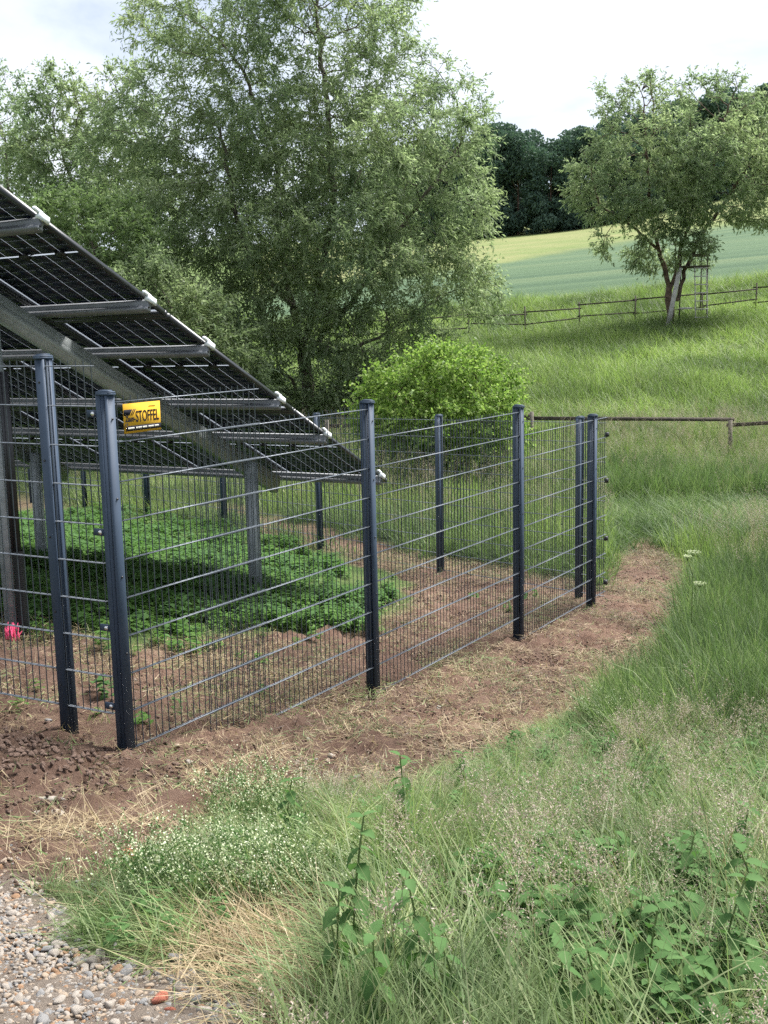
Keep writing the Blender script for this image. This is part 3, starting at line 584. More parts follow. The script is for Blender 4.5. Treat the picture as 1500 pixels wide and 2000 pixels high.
# bright bush behind the fence
BB = at(868, 930, 21); BB[2] = GZ(BB) - .05
bl = px_lobes([(865, 745, 0, .95, 1.0, .75), (785, 760, 0, .65, .8, .6), (945, 765, 0, .7, .8, .7), (730, 810, 0, .4, .6, .5), (860, 820, -.5, 1.2, .9, .7), (970, 830, 0, .6, .8, .6), (830, 705, 0, .3, .5, .3), (930, 705, .1, .35, .5, .3), (1000, 800, 0, .25, .4, .35), (715, 770, 0, .3, .4, .3), (790, 850, -.2, .7, .8, .5), (900, 880, -.2, 1.0, .8, .4)], 21)
_, a_, b_ = make_tree('leafy_bush', 'bright green round leafy bush just behind the mesh fence', 'bush', BB, [[BB, at(860, 860, 21)], [BB, at(800, 840, 21), at(770, 780, 21)], [BB, at(930, 840, 21), at(950, 790, 21)]], bl, 1300, .14, .17, .004, M['bushleaf'], M['bark_brown'], 7, 8, .36, .068, .048, 51, thin=.010, rmax=.06, shell=.6, trunkname='stems', sag=.15); STAT.append(('bush', a_, b_))
# the wood on the hilltop
FOR = []
def forest_proto(sd_, H, Wd):
    rng = np.random.default_rng(sd_); lob = []
    for k in range(46):
        a_ = rng.uniform(0, 6.28); z = rng.uniform(.04, .92) * H; rr_ = Wd * math.sqrt(max(.05, 1 - ((z / H - .36) / .66) ** 2)) * rng.uniform(.5, .85)
        s_ = rng.uniform(1.1, 2.1) * H / 20; lob.append((rr_ * math.cos(a_), rr_ * math.sin(a_), z, s_ * 1.2, s_ * 1.2, s_ * .85))
    P = lobes_pts(lob, 14000, rng, .82); c_ = np.array([0, 0, H * .45]); D = P - c_; D /= np.linalg.norm(D, axis=1)[:, None]; D = D + rng.normal(0, .7, D.shape)
    V_, f, s_ = leaves(P, D, .62, .42, rng, .15)
    cr_ = mesh_np('crown', V_, f, s_, M['forestleaf_hazed']); mb = MB(); mb.tube((0, 0, -.5), (0, 0, H * .45), .28, .16, 8); mb.tube((0, 0, H * .45), (.4, .3, H * .8), .16, .05, 6)
    for k in range(5): a_ = k * 1.3; mb.tube((0, 0, H * (.25 + .08 * k)), (Wd * .5 * math.cos(a_), Wd * .5 * math.sin(a_), H * (.42 + .08 * k)), .08, .03, 5)
    return cr_, mb.mesh('trunk', M['bark_brown'])
protos = [forest_proto(61, 20, 5.2), forest_proto(62, 18.5, 5.8), forest_proto(63, 21, 4.8)]
rf = np.random.default_rng(5)
for k, px in enumerate(list(range(760, 1640, 44)) + list(range(780, 1640, 60))):
    row = k >= 20; Y0 = 172 + (row) * 11 + rf.uniform(-3, 3); p = at(px + rf.uniform(-12, 12), 440, Y0); p[2] = GZ(p)
    t_ = thing('forest_tree', 'dark dense broadleaf tree in the wood on the hilltop behind the crop field', 'tree', p, 'trees of the hilltop wood')
    c_, tr_ = protos[k % 3]; s_ = rf.uniform(.66, .80); t_.scale = (s_ * rf.uniform(.9, 1.15), s_, s_); t_.rotation_euler = (0, 0, rf.uniform(0, 6.28))
    link('trunk', tr_, t_); link('crown', c_, t_)

# ------------------------------------------------------------------ paddock rail fences, hunting seat
def rail_fence(label, pts, hp, rails, rw=.055, jit=.03, pr=.05):
    t_ = thing('rail_fence', label, 'fence'); P = []
    for p in pts: P.append(np.array([p[0], p[1], GZ(p)]))
    rg = np.random.default_rng(len(pts))
    for p in P:
        mb = MB(); lean = rg.normal(0, .03, 2); mb.tube(p - UP * .2, p + UP * (hp + rg.normal(0, jit)) + np.array([lean[0], lean[1], 0]), pr, pr * .9, n=7); build(mb, 'post', M['wood_dark' if pr < .04 else 'wood_post'], t_)
    for h_ in rails:
        for a, b_ in zip(P[:-1], P[1:]):
            d = (b_ - a); d /= np.linalg.norm(d); s_ = np.cross(d, UP); j1, j2 = rg.normal(0, jit, 2)
            pa, pb = a + UP * (h_ + j1) - d * .08 - s_ * .055, b_ + UP * (h_ + j2) + d * .08 - s_ * .055
            c_ = (pa + pb) / 2; ax_ = pb - pa; ln = np.linalg.norm(ax_); ax_ /= ln; mb = MB(); mb.box(c_, ln / 2, .018, rw, ax_, np.cross(UP, ax_), UP); build(mb, 'rail', M['wood_dark'], t_)
    return t_
near_y = 24.0
rail_fence('dark wooden paddock rail in the long grass beyond the bare soil', [at(x, 830, near_y + (x - 1040) * .0006)[:2] for x in (640, 1036, 1428, 1820)], .92, (.82,), .04)
rail_fence('thin two rail paddock fence on the hillside below the round crowned tree', [at(x, 620, 44)[:2] for x in (690, 800, 915, 1026, 1132, 1240, 1372, 1475, 1590)], 1.0, (.92, .48), .026, .07, .03)
# hunting seat
HS = at(1368, 590, 42.6); HS[2] = GZ(HS); hx = np.array([1.0, 0, 0]); hy = np.array([0, 1.0, 0])
t_ = thing('hunting_stand', 'raised wooden hunting seat with a ladder tucked into the hillside tree', 'hunting stand', HS)
for sx_ in (-.22, .22):
    mb = MB(); mb.tube((sx_, -.25, -.1), (sx_, .1, 2.2), .022, .02, 6); build(mb, 'ladder_rail', M['wood_pale'], t_)
for k in range(7):
    z = .28 + k * .30; mb = MB(); y_ = -.25 + .35 * (z + .1) / 2.3; mb.tube((-.26, y_ - .03, z), (.26, y_ - .03, z), .022, n=6); build(mb, 'rung', M['wood_pale'], t_)
for sx_ in (-.75, .28):
    for sy_ in (.12, .95): mb = MB(); mb.tube((sx_, sy_, -.2), (sx_ * .95, sy_, 3.0), .025, .022, 6); build(mb, 'leg', M['wood_dark'], t_)
mb = MB(); mb.box((-.23, .53, 2.15), .56, .48, .03); build(mb, 'platform', M['wood_dark'], t_)
mb = MB(); mb.box((-.23, .08, 2.55), .56, .015, .06); build(mb, 'side_board', M['wood_post'], t_)
mb = MB(); mb.box((-.23, .5, 3.02), .62, .55, .02); build(mb, 'roof_board', M['wood_pale'], t_)
mb = MB(); mb.box((-.58, -.1, .62), .22, .02, .035); build(mb, 'cross_board', M['wood_pale'], t_)
pb = at(1304, 604, 42.2); pb[2] = GZ(pb); pt = at(1328, 522, 42.7); d = pt - pb; ln = np.linalg.norm(d); d /= ln
mb = MB(); mb.box((pb + pt) / 2 - pb, .085, .02, ln / 2, np.cross((0, 1, 0), d), (0, 1, 0), d); p_ = build(mb, 'leaning_plank', M['wood_pale']); tag_loc(tag(p_, 'pale weathered plank leaning against stems of the hillside tree', 'plank'), pb)

# ------------------------------------------------------------------ scattered vegetation
def source_collection(name, meshes):
    c_ = bpy.data.collections.new(name)
    for me_ in meshes: c_.objects.link(bpy.data.objects.new(me_.name, me_))
    return c_
def scatter(name, label, P, rot, scl, idx, meshes, cat=None, parent=None):
    me_ = bpy.data.meshes.new(name); P = np.asarray(P, np.float32); me_.vertices.add(len(P)); me_.vertices.foreach_set('co', P.ravel())
    for nm, ty, a, key in (('rot', 'FLOAT_VECTOR', rot, 'vector'), ('scl', 'FLOAT_VECTOR', scl, 'vector'), ('idx', 'INT', idx, 'value')):
        q_ = me_.attributes.new(nm, ty, 'POINT'); q_.data.foreach_set(key, np.asarray(a, np.int32 if ty == 'INT' else np.float32).ravel())
    ob = link(name, me_, parent); tag(ob, label, cat, kind='stuff')
    ms_ = []
    for k, a in enumerate(meshes): a.name = '%s_piece_%02d' % (name, k); ms_.append(a)
    c_ = bpy.data.collections.new(name + '_pieces'); [c_.objects.link(bpy.data.objects.new(a.name, a)) for a in ms_]
    g = bpy.data.node_groups.new(name, 'GeometryNodeTree'); g.interface.new_socket('Geometry', in_out='INPUT', socket_type='NodeSocketGeometry'); g.interface.new_socket('Geometry', in_out='OUTPUT', socket_type='NodeSocketGeometry')
    gi = g.nodes.new('NodeGroupInput'); go = g.nodes.new('NodeGroupOutput'); ci = g.nodes.new('GeometryNodeCollectionInfo'); ci.inputs['Collection'].default_value = c_; ci.inputs['Separate Children'].default_value = True; ci.inputs['Reset Children'].default_value = True
    ip = g.nodes.new('GeometryNodeInstanceOnPoints'); ip.inputs['Pick Instance'].default_value = True
    def na(nm, ty): n = g.nodes.new('GeometryNodeInputNamedAttribute'); n.data_type = ty; n.inputs['Name'].default_value = nm; return n.outputs['Attribute']
    g.links.new(gi.outputs[0], ip.inputs['Points']); g.links.new(ci.outputs[0], ip.inputs['Instance']); g.links.new(na('rot', 'FLOAT_VECTOR'), ip.inputs['Rotation']); g.links.new(na('scl', 'FLOAT_VECTOR'), ip.inputs['Scale']); g.links.new(na('idx', 'INT'), ip.inputs['Instance Index'])
    g.links.new(ip.outputs[0], go.inputs[0]); md = ob.modifiers.new('scatter', 'NODES'); md.node_group = g
    return ob
def ribbon(paths, wid, mats, midx=0):           # paths (n, k, 3), wid (n, k) -> verts, faces, sizes
    n, k, _ = paths.shape; d = paths[:, -1] - paths[:, 0]; s_ = np.cross(d, np.array([0, 0, 1.0])) + RNG.normal(0, .25, (n, 3)) * np.linalg.norm(d, axis=1)[:, None]; s_ /= np.linalg.norm(s_, axis=1)[:, None] + 1e-9
    a = paths + s_[:, None] * wid[..., None] / 2; b_ = paths - s_[:, None] * wid[..., None] / 2
    V_ = np.stack([a, b_], 2).reshape(-1, 3); base = (np.arange(n) * 2 * k)[:, None]; i = np.arange(k - 1) * 2
    f = np.stack([base + i, base + i + 1, base + i + 3, base + i + 2], -1).reshape(-1, 4); return V_, f
def clump(name, n, h, rad, lean, bend, wid, mat, k=4, flat_=0.0, flow=None, seed=0):
    r = np.random.default_rng(seed); a = r.uniform(0, 6.283, n); r0 = rad * np.sqrt(r.random(n)); B_ = np.stack([r0 * np.cos(a), r0 * np.sin(a), np.zeros(n)], 1)
    hh = h * r.uniform(.45, 1.15, n); th = r.uniform(0, 6.283, n) if flow is None else r.normal(flow[0], flow[1], n); D = np.stack([np.cos(th), np.sin(th), np.zeros(n)], 1)
    ln_ = np.abs(r.normal(lean, lean * .5 + .02, n)); bn = np.abs(r.normal(bend, bend * .5 + .02, n)); t = np.linspace(0, 1, k)
    ang = (ln_[:, None] + bn[:, None] * t[None] ** 1.3); ang = np.clip(ang, 0, 1.75); seg = (hh / (k - 1))[:, None]
    hor = np.cumsum(np.sin(ang) * seg, 1) - np.sin(ang[:, :1]) * seg; ver = np.cumsum(np.cos(ang) * seg, 1) - np.cos(ang[:, :1]) * seg
    ver = np.maximum(ver, .004 + .02 * r.random(n)[:, None])
    P = B_[:, None] + D[:, None] * hor[..., None]; P[..., 2] += ver
    wd_ = (wid * r.uniform(.6, 1.3, n))[:, None] * (1 - t ** 1.8 * .93)[None]
    V_, f = ribbon(P, wd_, mat); return mesh_np(name, V_, f.ravel(), np.full(len(f), 4), mat)
def panicle(seed, H=.75):
    r = np.random.default_rng(seed); VV = []; FF = []; mi = []; o_ = 0
    ns = 4; P = np.zeros((ns, 6, 3))
    tops = []
    for i in range(ns):
        th = r.uniform(0, 6.28); hh = H * r.uniform(.75, 1.1); t = np.linspace(0, 1, 6); le = r.uniform(.08, .35); P[i, :, 0] = math.cos(th) * le * t ** 1.7 * hh + r.normal(0, .03); P[i, :, 1] = math.sin(th) * le * t ** 1.7 * hh + r.normal(0, .03); P[i, :, 2] = t * hh * .97
    V_, f = ribbon(P, np.full((ns, 6), .0022), None); VV.append(V_); FF.append(f); mi += [0] * len(f); o_ += len(V_)
    V_, f = ribbon(P + .0004, np.full((ns, 6), .002), None)
    B_ = []; D = []
    for i in range(ns):
        for t in np.linspace(.74, 1.0, 10):
            p = P[i, int(min(4, t * 5))] + (P[i, min(5, int(t * 5) + 1)] - P[i, int(min(4, t * 5))]) * (t * 5 - int(min(4, t * 5)))
            for j in range(3):
                a = r.uniform(0, 6.28); rl = .05 * (1.08 - t) / .3 + .008
                for q_ in range(4): s_ = r.uniform(.2, 1); B_.append(p + np.array([math.cos(a) * rl * s_ + r.normal(0, .002), math.sin(a) * rl * s_, rl * s_ * .8])); D.append((math.cos(a), math.sin(a), .7))
    V_, f2, s_ = leaves(np.array(B_), np.array(D) + r.normal(0, .3, (len(B_), 3)), .0085, .0032, r, .1)
    VV.append(V_); FF.append(np.asarray(f2).reshape(-1, 4) + o_); mi += [1] * len(s_)
    f = np.concatenate(FF); return mesh_np('panicle', np.concatenate(VV), f.ravel(), np.full(len(f), 4), [M['straw' if seed % 2 else 'grass_pale'], M['seed']], mi)
def leaf_outline(l, w_, teeth, fold=.25, droop=.35):
    # toothed ovate leaf along +X, folded at the midrib; returns verts, faces
    n = teeth; vs = [(0, 0, 0)]; t = np.linspace(0, 1, n + 1)
    mid = [(l * a, 0, -droop * l * a * a) for a in t]; sides = []
    prof = np.sin(np.pi * t ** .75) ** .85
    for s_ in (1, -1):
        row = []
        for i, a in enumerate(t): y_ = w_ / 2 * prof[i]; tooth = (1 + .16 * (-1) ** i) if 0 < i < n else 1; row.append((l * a + (.02 * l if i % 2 else 0), s_ * y_ * tooth, -droop * l * a * a + fold * y_))
        sides.append(row)
    V_ = mid + sides[0] + sides[1]; m_ = n + 1; F__ = []
    for i in range(n): F__.append((i, i + 1, m_ + i + 1, m_ + i)); F__.append((i + 1, i, 2 * m_ + i, 2 * m_ + i + 1))
    return V_, F__
def cover_plant(seed, h=.11, nl=20, l=.046, w_=.034, mat='cover', spread=.11):
    r = np.random.default_rng(seed); mb = MB()
    for k in range(nl):
        a = r.uniform(0, 6.28); tilt = r.uniform(-.1, .6); ll = l * r.uniform(.6, 1.2); V_, F__ = leaf_outline(ll, w_ * r.uniform(.7, 1.1) * ll / l, 4, .2, .3); rr_ = r.uniform(0, spread); b_ = np.array([math.cos(a + 2) * rr_ * .6, math.sin(a + 2) * rr_ * .6, h * r.uniform(.25, 1)])
        ca, sa, ct, s__ = math.cos(a), math.sin(a), math.cos(tilt), math.sin(tilt)
        mb.add([(b_[0] + ca * (x * ct - z * s__) - sa * y, b_[1] + sa * (x * ct - z * s__) + ca * y, b_[2] + x * s__ + z * ct) for x, y, z in V_], F__)
    return mb.mesh('cover', M[mat])
def sample(n, y0, y1, seed, pw=1.0, pad=.6):
    r = np.random.default_rng(seed); y = y0 + (y1 - y0) * r.random(n) ** pw; x = r.uniform(-1, 1, n) * (.36 * y + pad); 
    keep = r.random(n) < (.36 * y + pad) / (.36 * y1 + pad); x, y = x[keep], y[keep]; z = gz(x, y); u, v = pxy(x, y, z); return x, y, z, u, v, r
def place(x, y, z, r, s0, s1, nidx, tilt=.12, ang=None, up=0.0):
    n = len(x); rot = np.stack([r.normal(0, tilt, n), r.normal(0, tilt, n), r.uniform(0, 6.283, n) if ang is None else ang + r.normal(0, .9, n)], 1); s_ = r.uniform(s0, s1, n); return np.stack([x, y, z + up], 1), rot, np.stack([s_] * 3, 1), r.integers(0, nidx, n)

def soil_any(u, v, x, y): a, b_ = wob(u, v, x, y); return (inpoly(a, b_, S_OUT) | inpoly(a, b_, S_IN) | inpoly(a, b_, S_BL))
def grav_any(u, v, x, y): a, b_ = wob(u, v, x, y, 55); return inpoly(a, b_, GRAV) & (y < 6)
# ---- side of the fence
def inside(x, y):                               # inside the enclosure
    P = np.stack([x, y], -1); return ((P - C1[:2]) @ n1[:2] < .0) & ((P - CL[:2]) @ n0[:2] < 0) & cam_side(x, y)
def beyond(x, y): P = np.stack([x, y], -1); return (P - C2[:2]) @ n2[:2] < -.05
# n2 points to the right of u2 -> the enclosure side is the side of the camera
side = (np.array([0, 0]) - C2[:2]) @ n2[:2]
def cam_side(x, y): P = np.stack([x, y], -1); return ((P - C2[:2]) @ n2[:2]) * np.sign(side) > 0
def right_of_run(x, y): P = np.stack([x, y], -1); return (P - C1[:2]) @ n1[:2] > .05

def lowscale(x, y):                             # mown and trampled next to the bare strip
    f = np.ones(len(x))
    for dx, dy, k in ((-.15, .30, .45), (-.35, .65, .62), (-.5, 1.0, .8)):
        xx, yy = x + dx, y + dy; zz = gz(xx, yy); uu, vv = pxy(xx, yy, zz); m_ = soil_any(uu, vv, xx, yy) & (f == 1); f[m_] = k
    return f
HEAP = [(330, 1880), (480, 1790), (640, 1750), (720, 1800), (700, 1900), (640, 2010), (620, 2200), (520, 2100), (420, 1930)]
# foreground grass
fg_st = [clump('c', 22, .26, .08, .3, .7, .0055, M['grass'], seed=s_) for s_ in range(4)]
fg_fl = [clump('c', 26, .42, .14, 1.2, .42, .006, M['grass_pale'], k=5, flow=(0, .9), seed=20 + s_) for s_ in range(5)]
fg_lu = [clump('c', 30, .36, .08, .2, .6, .0065, M['grass_lush'], seed=40 + s_) for s_ in range(4)]
st_l = [clump('c', 16, .26, .14, 1.45, .2, .0038, M['straw'], k=3, flow=(0, 1.0), seed=60 + s_) for s_ in range(4)]
un_l = [cover_plant(s_, .17, 24, .045, .026, 'nettle', .12) for s_ in range(4)]
pan = [panicle(s_, .42) for s_ in range(6)]
def grasszone(x, y, u, v): return right_zone(u, v) & ~soil_any(u, v, x, y) & ~grav_any(u, v, x, y) & ~inside(x, y)
def right_zone(u, v): return (v > 1050) | (u > 1180)
x, y, z, u, v, r = sample(26000, 1.5, 12.2, 101)
g_ = grasszone(x, y, u, v); lush = inpoly(u, v, [(1180, 960), (2600, 900), (2600, 1500), (1500, 1480), (1250, 1500), (1150, 1420), (1230, 1340), (1340, 1240), (1340, 1130), (1250, 1060), (1180, 1080)])
low = inpoly(u, v, [(1180, 980), (1500, 985), (1500, 1050), (1340, 1130), (1250, 1060), (1180, 1085)])
pn = vnoise(x, y, 1.6, 17)
heapz = inpoly(u, v, HEAP)
k_ = g_ & ~heapz & ((~lush & (pn > .5) & (r.random(len(x)) < .55)) | (lush & ~low & (r.random(len(x)) < .5)))
a_ = place(x[k_], y[k_], z[k_], r, .6, 1.2, 4); a_[2][:] *= lowscale(x[k_], y[k_])[:, None]
scatter('standing_grass', 'standing green grass among the flattened grass', *a_, fg_st)
k_ = g_ & lush & (r.random(len(x)) < .6); scl_ = np.where(low, .5, 1.0)[k_]
a_ = place(x[k_], y[k_], z[k_], r, .8, 1.35, 4); scl_ = scl_ * np.where((u[k_] > 1330) & (v[k_] > 1060) & (v[k_] < 1480), 1.35, 1.0); a_[2][:] *= scl_[:, None]
scatter('lush_grass', 'lush green grass and weeds beside the bare soil strip', *a_, fg_lu)
x, y, z, u, v, r = sample(29000, 1.5, 9.5, 102)
g_ = grasszone(x, y, u, v); lush2 = inpoly(u, v, [(1230, 1340), (2600, 1000), (2600, 1420), (1400, 1430), (1180, 1420)])
k_ = g_ & ~inpoly(u, v, HEAP) & (~lush2 | (r.random(len(x)) < .35)) & (r.random(len(x)) < .40 + .55 * (vnoise(x, y, 1.9, 33) > .42))
fl_ang = 2.9 + (vnoise(x, y, 1.1, 31) - .5) * 7
a_ = place(x[k_], y[k_], z[k_], r, .6, 1.15, 5, .1, fl_ang[k_], .01); a_[2][:] *= lowscale(x[k_], y[k_])[:, None]
scatter('flattened_grass', 'pale flattened grass lying in swathes', *a_, fg_fl)
# dry straw: rims of the soil strip, the heap by the gravel
x, y, z, u, v, r = sample(60000, 1.6, 12.5, 103)
heap = inpoly(u, v, [(330, 1880), (480, 1790), (640, 1750), (720, 1800), (700, 1900), (640, 2010), (620, 2200), (520, 2100), (420, 1930)])
rim = inpoly(u, v, [(0, 1640), (200, 1590), (330, 1540), (480, 1480), (640, 1460), (560, 1540), (420, 1640), (250, 1700), (100, 1730)]) | inpoly(u, v, [(820, 1430), (1000, 1370), (1180, 1370), (1230, 1330), (1340, 1240), (1380, 1260), (1260, 1400), (1080, 1500), (900, 1500)])
soil_ = soil_any(u, v, x, y)
pr = np.where(heap, 1.0, np.where(rim, .26, np.where(soil_, .04 + .16 * (vnoise(x, y, 2.2, 8) > .6), np.where(grasszone(x, y, u, v), .10, 0))))
k_ = (r.random(len(x)) < pr * .6) & ~(grav_any(u, v, x, y) & ~heap)
sa_ = 2.6 + (vnoise(x, y, .8, 77) - .5) * 3.5
P_, ro_, sc_, ix_ = place(x[k_], y[k_], z[k_], r, .45, 1.0, 4, .06, sa_[k_], .012); sc_ *= np.where(heap[k_], 1.15, np.where(soil_[k_] & ~rim[k_], .55, .9))[:, None]
scatter('straw_litter', 'dry straw and mown grass litter strewn on the soil', P_, ro_, sc_, ix_, st_l)
# fine litter over the whole bare strip
lit = [clump('c', 22, .075, .15, 1.5, .12, .0036, M['straw'], k=2, seed=160 + s_) for s_ in range(3)] + [clump('c', 18, .09, .15, 1.45, .2, .004, M['grass_pale'], k=3, seed=170 + s_) for s_ in range(2)] + [clump('c', 20, .06, .15, 1.5, .1, .006, M['clodleaf'], k=2, seed=180 + s_) for s_ in range(2)]
x, y, z, u, v, r = sample(60000, 2.6, 15, 120)
k_ = soil_any(u, v, x, y) & (r.random(len(x)) < .08 + .30 * (vnoise(x, y, 1.7, 66) > .5)) & ~((y < 6.2) & (x < -.9) & (r.random(len(x)) < .55))
scatter('fine_litter', 'short bits of straw, mown grass and dead leaf on the soil', *place(x[k_], y[k_], z[k_], r, .6, 1.4, 7, .12, None, .016), lit)
# leafy undergrowth
x, y, z, u, v, r = sample(14000, 1.5, 10, 104)
k_ = grasszone(x, y, u, v) & ~inpoly(u, v, HEAP) & (vnoise(x, y, 1.3, 41) > .48) & (r.random(len(x)) < .5)
k_ &= ~(inpoly(u, v, [(-100, 1500), (720, 1450), (720, 1830), (-100, 1950)]) & (r.random(len(x)) < .75))
a_ = place(x[k_], y[k_], z[k_], r, .7, 1.4, 4); a_[2][:] *= lowscale(x[k_], y[k_])[:, None]
scatter('leafy_undergrowth', 'small nettles and herbs growing low in the grass', *a_, un_l)
# seed heads
x, y, z, u, v, r = sample(5200, 1.6, 10.5, 105)
pz = inpoly(u, v, [(620, 1620), (760, 1500), (900, 1530), (1120, 1480), (1300, 1460), (1700, 1380), (2200, 1800), (2000, 2400), (1300, 2100), (1000, 1950), (760, 1830)])
k_ = grasszone(x, y, u, v) & (r.random(len(x)) < np.where(pz, .42, .12))
a_ = place(x[k_], y[k_], z[k_], r, .55, 1.1, 6, .22); a_[2][:] *= np.maximum(lowscale(x[k_], y[k_]), .6)[:, None]
scatter('seeding_grass', 'feathery pinkish seed heads of tall grass', *a_, pan)
# ground cover inside the fence
cov = [cover_plant(70 + s_) for s_ in range(3)]; cov2 = [cover_plant(75, .14, 14, .06, .03, 'nettle'), clump('c', 14, .16, .1, .3, .6, .004, M['grass_lush'], seed=76)]
x, y, z, u, v, r = sample(90000, 5.5, 20, 106)
cz = inpoly(*wob(u, v, x, y, 34), COVER) & cam_side(x, y) & ~right_of_run(x, y)
cn = vnoise(x, y, 1.5, 57) * .6 + vnoise(x, y, 4.0, 58) * .4; edge_ = inpoly(*wob(u, v, x, y, 90), COVER)
k_ = (cz & edge_ & (r.random(len(x)) < np.clip((cn - .30) * 4, .06, .95))) | (edge_ & ~right_of_run(x, y) & cam_side(x, y) & (r.random(len(x)) < .05)) | (inpoly(u, v, S_IN) & (vnoise(x, y, 1.4, 55) > .66) & (r.random(len(x)) < .02) & cam_side(x, y))
a_ = place(x[k_], y[k_], z[k_], r, .45, 1.25, 5); a_[2][:, 2] *= .5 + .9 * vnoise(x[k_], y[k_], 2.2, 59)
scatter('ground_cover', 'bright green leafy ground cover under the solar table', *a_, cov + cov2)
# meadow beyond the fence, up the slope
md_ = [clump('c', 16, .5, .16, .22, .5, .012, M['meadow'], k=3, seed=90 + s_) for s_ in range(4)]
mdt = [clump('c', 18, .65, .16, .22, .55, .010, M['grass_lush'], k=4, seed=95 + s_) for s_ in range(3)]
x, y, z, u, v, r = sample(70000, 11, 52, 107, 1.0, 2.0)
far_ = ~cam_side(x, y) | (u > 1195); soil_ = soil_any(u, v, x, y)
short = inpoly(u, v, [(1180, 960), (1700, 960), (1700, 1060), (1250, 1075), (1180, 1090)])
fieldz = inpoly(u, v, FIELD) & (y > 47)
k_ = far_ & ~soil_ & ~fieldz & ~short & (r.random(len(x)) < np.clip(22 / y, .35, 1))
P_, ro_, sc_, ix_ = place(x[k_], y[k_], z[k_], r, .7, 1.3, 4); sc_[:, 2] *= (.55 + .8 * vnoise(x[k_], y[k_], .35, 61)); sc_ *= np.clip(y[k_] / 22, .8, 1.7)[:, None]; sc_[:, 2] *= np.clip(22 / y[k_], .55, 1.1)
scatter('meadow_grass', 'long meadow grass beyond the mesh fence and up the slope', P_, ro_, sc_, ix_, md_)
x, y, z, u, v, r = sample(26000, 11, 22, 108, 1.0, 2.0)
far_ = ~cam_side(x, y) | (u > 1195); bandz = inpoly(u, v, [(1180, 880), (1700, 860), (1700, 1000), (1180, 985)]) | (~cam_side(x, y) & (u < 1190) & (y < 18)) | inpoly(u, v, [(1180, 960), (1700, 960), (1700, 1060), (1250, 1075), (1180, 1090)])
k_ = far_ & bandz & ~soil_any(u, v, x, y) & (r.random(len(x)) < .8); P_, ro_, sc_, ix_ = place(x[k_], y[k_], z[k_], r, .6, 1.2, 3); vv = v[k_]; sc_[:, 2] *= np.where((vv > 985), .45, 1.0)
scatter('tall_green_grass', 'tall fresh green grass along the outside of the fence', P_, ro_, sc_, ix_, mdt)

x, y, z, u, v, r = sample(9000, 10, 26, 121, 1.0, 2.0)
k_ = (~cam_side(x, y) | (u > 1195)) & ~soil_any(u, v, x, y) & (r.random(len(x)) < np.where(inpoly(u, v, [(1180, 825), (1700, 825), (1700, 900), (1180, 890)]), 1.0, .25)) & ~inpoly(u, v, [(1180, 985), (1700, 985), (1700, 1060), (1250, 1075), (1180, 1090)])
mpan = [panicle(30 + s_, .85) for s_ in range(4)]
scatter('meadow_seed_heads', 'pale seed heads above the long meadow grass', *place(x[k_], y[k_], z[k_], r, .8, 1.3, 4, .15), mpan)
# ------------------------------------------------------------------ stones, clods
def rock(seed, flatn=.65, n=2):
    r = np.random.default_rng(seed); t = (1 + 5 ** .5) / 2
    V_ = np.array([(-1, t, 0), (1, t, 0), (-1, -t, 0), (1, -t, 0), (0, -1, t), (0, 1, t), (0, -1, -t), (0, 1, -t), (t, 0, -1), (t, 0, 1), (-t, 0, -1), (-t, 0, 1)], float); V_ /= np.linalg.norm(V_[0])
    Fc = [(0, 11, 5), (0, 5, 1), (0, 1, 7), (0, 7, 10), (0, 10, 11), (1, 5, 9), (5, 11, 4), (11, 10, 2), (10, 7, 6), (7, 1, 8), (3, 9, 4), (3, 4, 2), (3, 2, 6), (3, 6, 8), (3, 8, 9), (4, 9, 5), (2, 4, 11), (6, 2, 10), (8, 6, 7), (9, 8, 1)]
    for _ in range(n - 1):
        V2_ = [tuple(p) for p in V_]; ca = {}; F2_ = []
        def mid(a, b_):
            k = (min(a, b_), max(a, b_))
            if k not in ca: p = (np.array(V2_[a]) + np.array(V2_[b_])); p /= np.linalg.norm(p); ca[k] = len(V2_); V2_.append(tuple(p))
            return ca[k]
        for a, b_, c_ in Fc: ab, bc, ca_ = mid(a, b_), mid(b_, c_), mid(c_, a); F2_ += [(a, ab, ca_), (b_, bc, ab), (c_, ca_, bc), (ab, bc, ca_)]
        V_ = np.array(V2_); Fc = F2_
    for _ in range(13):                         # knock flat facets off
        d = r.normal(size=3); d /= np.linalg.norm(d); h_ = r.uniform(.5, .8); s_ = V_ @ d; V_ = V_ - np.maximum(s_ - h_, 0)[:, None] * d
    V_ = V_ * (1, r.uniform(.65, .95), flatn * r.uniform(.8, 1.15)) + r.normal(0, .02, V_.shape)
    return V_, Fc
def rockmesh(seed, mat, flatn=.65): V_, Fc = rock(seed, flatn); return mesh_np('stone', V_, [i for f in Fc for i in f], [3] * len(Fc), mat)
SM = ['stone_pale', 'stone_pale', 'stone_grey', 'stone_tan', 'stone_pale', 'stone_tan', 'stone_rust', 'stone_grey']
peb = [rockmesh(200 + k, M[SM[k % 8]]) for k in range(8)]
x, y, z, u, v, r = sample(200000, 1.4, 5.2, 110, 1.0)
k_ = (grav_any(u, v, x, y) & (r.random(len(x)) < .8)) | (inpoly(u, v, [(-80, 1640), (120, 1640), (300, 1720), (460, 1840), (620, 2100), (-80, 2100)]) & (r.random(len(x)) < .12))
P_, ro_, sc_, ix_ = place(x[k_], y[k_], z[k_], r, .0025, .011, 8, .5); sc_ *= np.where(r.random(len(P_)) < .12, 1.7, 1.0)[:, None]
scatter('gravel', 'small pale gravel and crushed stone beside the grass', P_, ro_, sc_, ix_, peb)
bigm = [rockmesh(300 + k, M[SM[k % 8]], .55) for k in range(10)]
